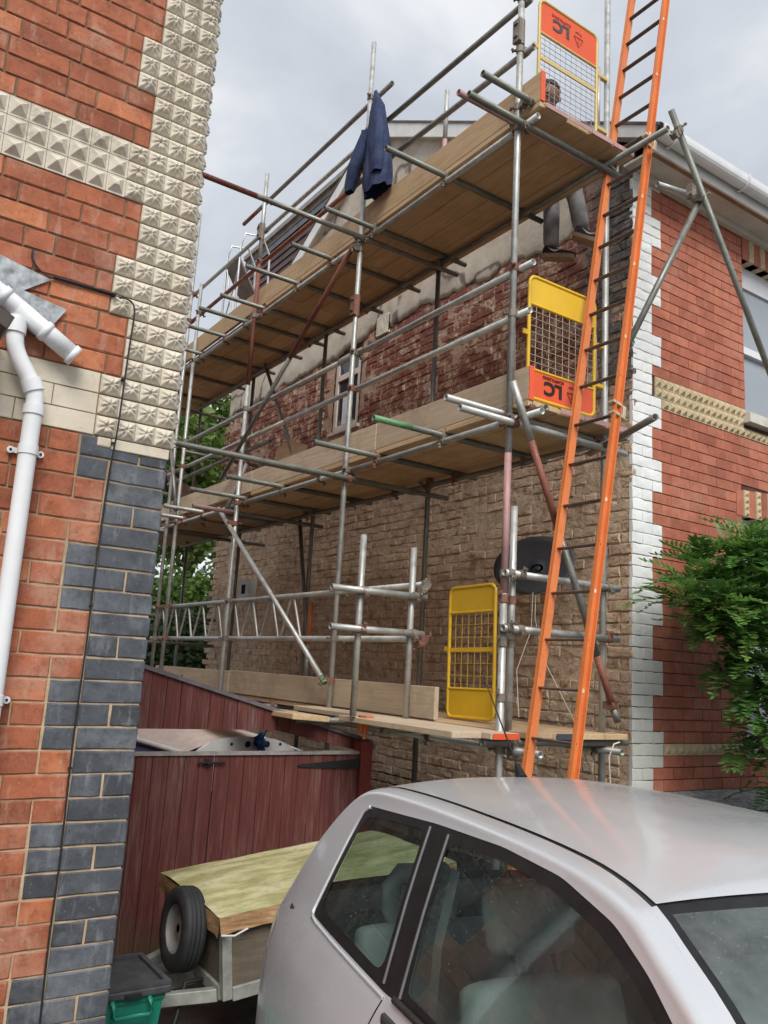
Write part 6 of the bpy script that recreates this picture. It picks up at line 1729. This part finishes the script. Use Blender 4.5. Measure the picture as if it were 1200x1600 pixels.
hv, hf = head(); obj('head', [HT @ p for p in hv], hf, M_SKINC, wk, True)
for s_ in (-1, 1):
    MB().obox(HT @ Matrix.Translation((.0, s_ * .077, -.01)) @ Matrix.Rotation(s_ * .3, 4, 'Z'), .035, .014, .06, .006).build('ear', M_SKINC, wk)
    e_ = MB(); e_.cyl(HT @ V3((.080, s_ * .030, .012)), HT @ V3((.0865, s_ * .031, .012)), .011, .006, n=10); e_.build('eye', M_IRON, wk)
MB().obox(HT @ Matrix.Translation((.090, 0, -.062)), .008, .042, .007, .003).build('mouth', simple('lips', (0.15, 0.05, 0.045), 0.5), wk)
hr_ = [(HT @ (p * 1.07 + V3((-.006, 0, .008)))) for p in hv]
hff = [q for q in hf if all((hv[i].z > .045 or (hv[i].x < -.01 and hv[i].z > -.045)) for i in q)]
obj('hair', hr_, hff, M_HAIR, wk, True)
def grow(ids, pairs, k, name, mat, add=()):
    mp = {j: n for n, j in enumerate(ids)}
    nd = [(nodes[j][0], nodes[j][1] * k, (nodes[j][2] if len(nodes[j]) > 2 else nodes[j][1]) * k) for j in ids]
    return skin(name, nd, [(mp[a], mp[b]) for a, b in pairs], mat, wk)
grow([0, 1, 2, 3, 5, 6, 8, 9], [(0, 1), (1, 2), (2, 3), (2, 5), (5, 6), (2, 8), (8, 9)], 1.16, 'shirt', M_SHIRT)
tn = [(pel + V3((0, 0, -.01)), .15, .115)]
te = []
for hp, kn, an in ((hpL, knL, anL), (hpR, knR, anR)):
    k = len(tn); tn += [(hp, .098), (hp.lerp(kn, .55), .086), (kn + V3((0.012, 0, .0)), .080), (kn.lerp(an, .35) + V3((.012, 0, 0)), .072), (kn.lerp(an, .75), .070), (an + V3((0, 0, .015)), .074)]
    te += [(0, k), (k, k + 1), (k + 1, k + 2), (k + 2, k + 3), (k + 3, k + 4), (k + 4, k + 5)]
skin('trousers', tn, te, M_TROU, wk)
M_SHOE = simple('black_trainer', (0.018, 0.017, 0.017), 0.6, var=0.3)
M_SOLE = simple('tan_trainer_sole', (0.33, 0.23, 0.15), 0.7, var=0.2)
M_WMARK = simple('white_shoe_mark', (0.68, 0.68, 0.68), 0.5)
for an, yaw, pit in ((anL, -62, 12), (anR, -40, 20)):
    ST = Matrix.Translation(an + V3((.0, 0, -.055))) @ Matrix.Rotation(R(yaw), 4, 'Z') @ Matrix.Rotation(R(pit), 4, 'Y')
    sh = []; sf = []; st_ = [(-.075, .034, .085), (-.05, .042, .10), (0, .043, .085), (.06, .046, .062), (.12, .050, .05), (.17, .045, .042), (.205, .028, .03)]
    n = 14
    for x, w_, h_ in st_:
        for i in range(n):
            a = math.pi * i / (n - 1); sh.append(ST @ V3((x, w_ * math.cos(a), h_ * max(0.0, math.sin(a)) ** .8)))
    for k in range(len(st_) - 1):
        for i in range(n - 1): sf.append((k*n+i, k*n+i+1, (k+1)*n+i+1, (k+1)*n+i))
    sf += [tuple(range(n)), tuple(range((len(st_)-1)*n, len(st_)*n))]
    so = obj('shoe', sh, sf, M_SHOE, wk, True)
    outl = [(x, w_ + .004) for x, w_, h_ in st_] + [(x, -w_ - .004) for x, w_, h_ in st_[::-1]]
    w = MB(); w.add([ST @ V3((x, y, -.028)) for x, y in outl] + [ST @ V3((x, y, .006)) for x, y in outl], [tuple(range(14))[::-1], tuple(range(14, 28))] + [(i, (i+1) % 14, 14+(i+1) % 14, 14+i) for i in range(14)]); w.build('sole', M_SOLE, so)
    for s_ in (-1, 1):
        pts = [(.10, .052, .045), (.05, .049, .018), (.02, .047, .022), (-.03, .043, .058), (.02, .0475, .036), (.05, .0495, .031)]
        obj('shoe_mark', [ST @ V3((x, s_ * (y + .0035), z)) for x, y, z in pts], [tuple(range(6))], M_WMARK, so)

# ------------------------------------------------------------------ mahonia shrub in front of the facade
def leafm(name, lo, mid, hi, rough=0.4, trans=0.25):
    M = MT(name, rough, 0, 0.5)
    c = M.ramp(M.math('ADD', M.math('MULTIPLY', M.rnd(), 0.55), M.math('MULTIPLY', M.noise(6, 3), 0.45)), [(0.2, lo), (0.5, mid), (0.85, hi)])
    M.col(c)
    tn_ = M.n('ShaderNodeBsdfTranslucent'); M.L(c, tn_.inputs[0]); mx_ = M.n('ShaderNodeMixShader'); mx_.inputs[0].default_value = trans
    out = M.t.nodes['Material Output']; M.L(M.b.outputs[0], mx_.inputs[1]); M.L(tn_.outputs[0], mx_.inputs[2]); M.L(mx_.outputs[0], out.inputs[0])
    return M.m
M_MAHO = leafm('mahonia_leaf', (0.045, 0.12, 0.027), (0.095, 0.22, 0.045), (0.22, 0.38, 0.085), 0.4, 0.35)
M_BARK = simple('brown_stem_bark', (0.14, 0.095, 0.06), 0.85, var=0.3, scale=20, bump=0.5)
def frond_mesh(k):
    v, f_ = [], []
    n = random.choice((7, 8, 9)); Ln = 0.34
    def quad(b, d_, ln, w_, up):
        s_ = d_.cross(up).normalized(); i0 = len(v)
        v.extend([b, b + d_ * ln * .30 + s_ * w_ - up * .004, b + d_ * ln * .62 + s_ * w_ * .8 - up * .005, b + d_ * ln, b + d_ * ln * .62 - s_ * w_ * .8 - up * .005, b + d_ * ln * .30 - s_ * w_ - up * .004, b + d_ * ln * .45 + up * .004])
        for a in range(6): f_.append((i0 + a, i0 + (a + 1) % 6, i0 + 6))
    droop = rr(.06, .16)
    def sp(t): return Vector((Ln * t, 0.015 * math.sin(3 * t + k), 0.05 * math.sin(t * 1.8) - droop * t * t))
    for i in range(n):
        t = 0.14 + 0.80 * i / (n - 1); p = sp(t); ln = (0.078 if i < n - 2 else 0.06) * (0.7 + 0.6 * math.sin(math.pi * (0.15 + 0.8 * t)))
        for s_ in (-1, 1):
            d_ = Vector((0.55, s_ * 0.85, rr(-.12, .22))).normalized(); up = Vector((rr(-.15, .15), -s_ * .25, 1)).normalized()
            quad(p, d_, ln * rr(.9, 1.1), 0.0155, up)
    quad(sp(.96), Vector((1, 0, -.25)).normalized(), 0.07, 0.016, Vector((.2, 0, 1)).normalized())
    for i in range(6):
        a, b = sp(i / 6), sp((i + 1) / 6); i0 = len(v); w_ = .0022
        v.extend([a + Vector((0, w_, 0)), a - Vector((0, w_, 0)), b - Vector((0, w_, 0)), b + Vector((0, w_, 0))]); f_.append((i0, i0 + 1, i0 + 2, i0 + 3))
    me = mesh('leaf_frond', v, f_); me.materials.append(M_MAHO); return me
FR = [frond_mesh(k) for k in range(6)]
SHB = Vector((6.45, 3.55, 0.0))
shb = empty('mahonia_shrub', SHB, 'spiky green mahonia shrub in front of the red facade', 'shrub')
ros = [(4.80, 3.50, 2.52), (5.02, 3.55, 2.66), (5.30, 3.50, 2.78), (5.62, 3.55, 2.88), (5.88, 3.5, 2.92), (4.95, 3.42, 2.40), (5.22, 3.40, 2.45), (5.52, 3.38, 2.55), (5.80, 3.35, 2.6), (5.35, 3.45, 2.15), (5.62, 3.40, 2.2), (5.85, 3.38, 2.15), (5.52, 3.5, 1.86), (5.78, 3.45, 1.80), (5.66, 3.55, 1.55), (5.88, 3.45, 1.45), (5.95, 3.55, 1.15), (6.1, 3.4, 2.75), (6.2, 3.45, 2.3), (6.2, 3.5, 1.8), (6.15, 3.3, 2.5), (4.66, 3.46, 2.38), (5.1, 3.5, 2.2), (5.45, 3.6, 2.45), (5.7, 3.6, 2.4), (5.7, 3.3, 2.75), (5.4, 3.3, 2.62), (5.95, 3.6, 1.95), (5.35, 3.6, 2.62), (5.9, 3.3, 1.95)]
FRS = []
for c_ in ros:
    c_ = Vector(c_); b_ = SHB + Vector((rr(-.15, .15), rr(-.08, .08), 0))
    m1 = b_.lerp(c_, 0.55) + Vector((0.22 + rr(-.06, .06), rr(-.05, .05), -0.12)); pts = smooth([b_, b_.lerp(m1, .5) + Vector((.10 + rr(-.05, .05), 0, 0)), m1, m1.lerp(c_, .55) + Vector((rr(-.05, .05), rr(-.04, .04), -.03)), c_], 4)
    if ros.index(tuple(round(q, 3) for q in c_)) % 4 == 0: MB().path(pts, 0.022, 7, taper=0.4).build('stem', M_BARK, shb)
    outd = (c_ - Vector((6.0, 3.8, 1.9))).normalized()
    for i in range(10):
        a = 2 * math.pi * i / 10 + rr(-.3, .3); el = rr(-.25, .75)
        d_ = Vector((math.cos(a) * math.cos(el), math.sin(a) * math.cos(el), math.sin(el))) + outd * 0.45; d_.normalize()
        if c_.y + d_.y * .34 > YR - 0.03: d_.y = -abs(d_.y) * .4; d_.normalize()
        FRS.append((random.choice(FR), orient(c_ + d_ * rr(0, .03), d_, (rr(-.2, .2), rr(-.2, .2), 1)) @ Matrix.Diagonal((*([rr(.66, 1.10)] * 3), 1))))
# more shoots between the main rosettes
def itp(tab, x):
    for (x0, y0), (x1, y1) in zip(tab[:-1], tab[1:]):
        if x <= x1: return y0 + (y1 - y0) * max(0, (x - x0)) / (x1 - x0)
    return tab[-1][1]
for _ in range(112):
    c_ = Vector((4.85 + 1.65 * random.random() ** .75, rr(3.22, 3.72), 0))
    c_.z = rr(itp([(4.8, 2.35), (5.15, 2.05), (5.35, 1.75), (5.6, 1.3), (5.8, 1.0)], c_.x), itp([(4.8, 2.45), (5.2, 2.72), (5.6, 2.92), (6.0, 2.95)], c_.x))
    for i in range(8):
        a = rr(0, 6.283); el = rr(-.4, .7); d_ = Vector((math.cos(a) * math.cos(el) - .25, -abs(math.sin(a)) * math.cos(el) * .8 - .1, math.sin(el))).normalized()
        FRS.append((random.choice(FR), orient(c_ + d_ * rr(0, .04), d_, (rr(-.3, .3), rr(-.3, .3), 1)) @ Matrix.Diagonal((*([rr(.6, 1.0)] * 3), 1))))
FRS.sort(key=lambda q: (q[1].translation - CAMP).length)
rest = MB()
for i, (me, M) in enumerate(FRS):
    if i < 300: inst('leaf_frond', me, M, shb)
    else: rest.add([M @ q.co for q in me.vertices], [tuple(p.vertices) for p in me.polygons])
me = bpy.data.meshes.new('inner_foliage'); me.from_pydata(rest.v, [], rest.f); me.update(); me.materials.append(M_MAHO)
link(bpy.data.objects.new('inner_foliage', me), shb)['kind'] = 'stuff'

# ------------------------------------------------------------------ trees behind
M_LF1 = leafm('bright_tree_leaf', (0.05, 0.10, 0.02), (0.10, 0.18, 0.035), (0.20, 0.28, 0.07), 0.55, 0.4)
M_LF2 = leafm('deep_hedge_leaf', (0.018, 0.045, 0.012), (0.04, 0.085, 0.02), (0.085, 0.14, 0.035), 0.55, 0.3)
def tree(name, base, h, crown, nleaf, size, mat, label, trunk=0.14, clumps=34, seed=1, gappy=0.5, cat='tree'):
    rnd = random.Random(seed); t_ = empty(name, base, label, cat, 'trees behind the houses')
    base = Vector(base); cc, rad = Vector(crown[0]), Vector(crown[1])
    w = MB(); top = Vector((cc.x, cc.y, cc.z + rad.z * .3)); w.path([base, base.lerp(top, .35) + Vector((.12, .05, 0)), base.lerp(top, .7) + Vector((-.08, 0, 0)), top], trunk, 10, taper=.35)
    cl_ = []
    while len(cl_) < clumps:
        p = Vector((rnd.uniform(-1, 1), rnd.uniform(-1, 1), rnd.uniform(-1, 1)))
        if .25 < p.length < 1: cl_.append(cc + Vector((p.x * rad.x, p.y * rad.y, p.z * rad.z)))
    for q in cl_[:14]:
        s0 = base.lerp(top, rnd.uniform(.45, .95)); w.path([s0, s0.lerp(q, .5) + Vector((0, 0, .15)), q], trunk * .28, 6, taper=.3)
    w.build('trunk', M_BARK, t_)
    v, f_ = [], []
    for _ in range(nleaf):
        c_ = rnd.choice(cl_); d_ = Vector((rnd.gauss(0, 1), rnd.gauss(0, 1), rnd.gauss(0, .75))) * (gappy * min(rad) * .5)
        p = c_ + d_; s_ = size * rnd.uniform(.6, 1.3)
        a = Vector((rnd.uniform(-1, 1), rnd.uniform(-1, 1), rnd.uniform(-1, .4))).normalized(); b = a.cross(Vector((rnd.uniform(-1, 1), rnd.uniform(-1, 1), rnd.uniform(-1, 1)))).normalized() * .45
        i0 = len(v); v += [p, p + (a * .5 + b) * s_, p + a * s_, p + (a * .5 - b) * s_]; f_.append((i0, i0 + 1, i0 + 2, i0 + 3))
    obj('crown', v, f_, mat, t_)
tree('leafy_tree', (7.4, 19.0, 0), 8, ((6.7, 18.5, 6.3), (1.6, 2.2, 1.9)), 9000, 0.17, M_LF1, 'bright green open tree rising behind the far end of the scaffold', seed=3, clumps=46, gappy=.42)
tree('leafy_tree', (9.0, 24.0, 0), 8, ((8.9, 24.0, 7.6), (2.6, 2.4, 2.6)), 7000, 0.24, M_LF1, 'taller pale green tree farther back behind the scaffold', seed=5, clumps=40, gappy=.4)
tree('round_tree', (6.9, 17.0, 0), 4, ((6.95, 17.2, 2.7), (1.3, 1.4, 1.3)), 9000, 0.14, M_LF1, 'rounded bright bush tree beyond the low fence', seed=9, clumps=30, gappy=.5)
tree('hedge_tree', (5.6, 14.6, 0), 3, ((5.6, 14.8, 1.35), (1.7, 1.0, 1.25)), 9000, 0.11, M_LF2, 'dark dense hedge tree low behind the far end of the platform', seed=11, clumps=36, gappy=.6)
tree('round_tree', (5.7, 18.0, 0), 4, ((5.6, 18.0, 2.5), (1.2, 1.2, 1.2)), 6000, 0.14, M_LF2, 'dark rounded tree at the left behind the blue bricks', seed=13, clumps=26, gappy=.5)
# ivy sprig over the raked panel
iv = empty('ivy_sprig', (1.95, 5.6, 1.6), 'small leafy sprig poking over the top of the raked red panel', 'plant')
v, f_ = [], []
for _ in range(70):
    t = random.random(); p = Vector((1.85 + 0.45 * t, 5.56 + rr(-.05, .05), 1.70 + rr(-.05, .09) - .11 * t)); a = Vector((rr(-1, 1), rr(-1, 1), rr(-.4, 1))).normalized(); b = a.cross(Vector((rr(-1, 1), rr(-1, 1), rr(-1, 1)))).normalized() * .4; s_ = rr(.02, .045)
    i0 = len(v); v += [p, p + (a * .5 + b) * s_, p + a * s_, p + (a * .5 - b) * s_]; f_.append((i0, i0 + 1, i0 + 2, i0 + 3))
obj('leaves', v, f_, M_LF2, iv)['kind'] = 'stuff'
MB().path([(1.8, 5.58, 1.3), (1.9, 5.57, 1.6), (2.1, 5.56, 1.66), (2.3, 5.56, 1.6)], .006, 5).build('stem', M_BARK, iv)
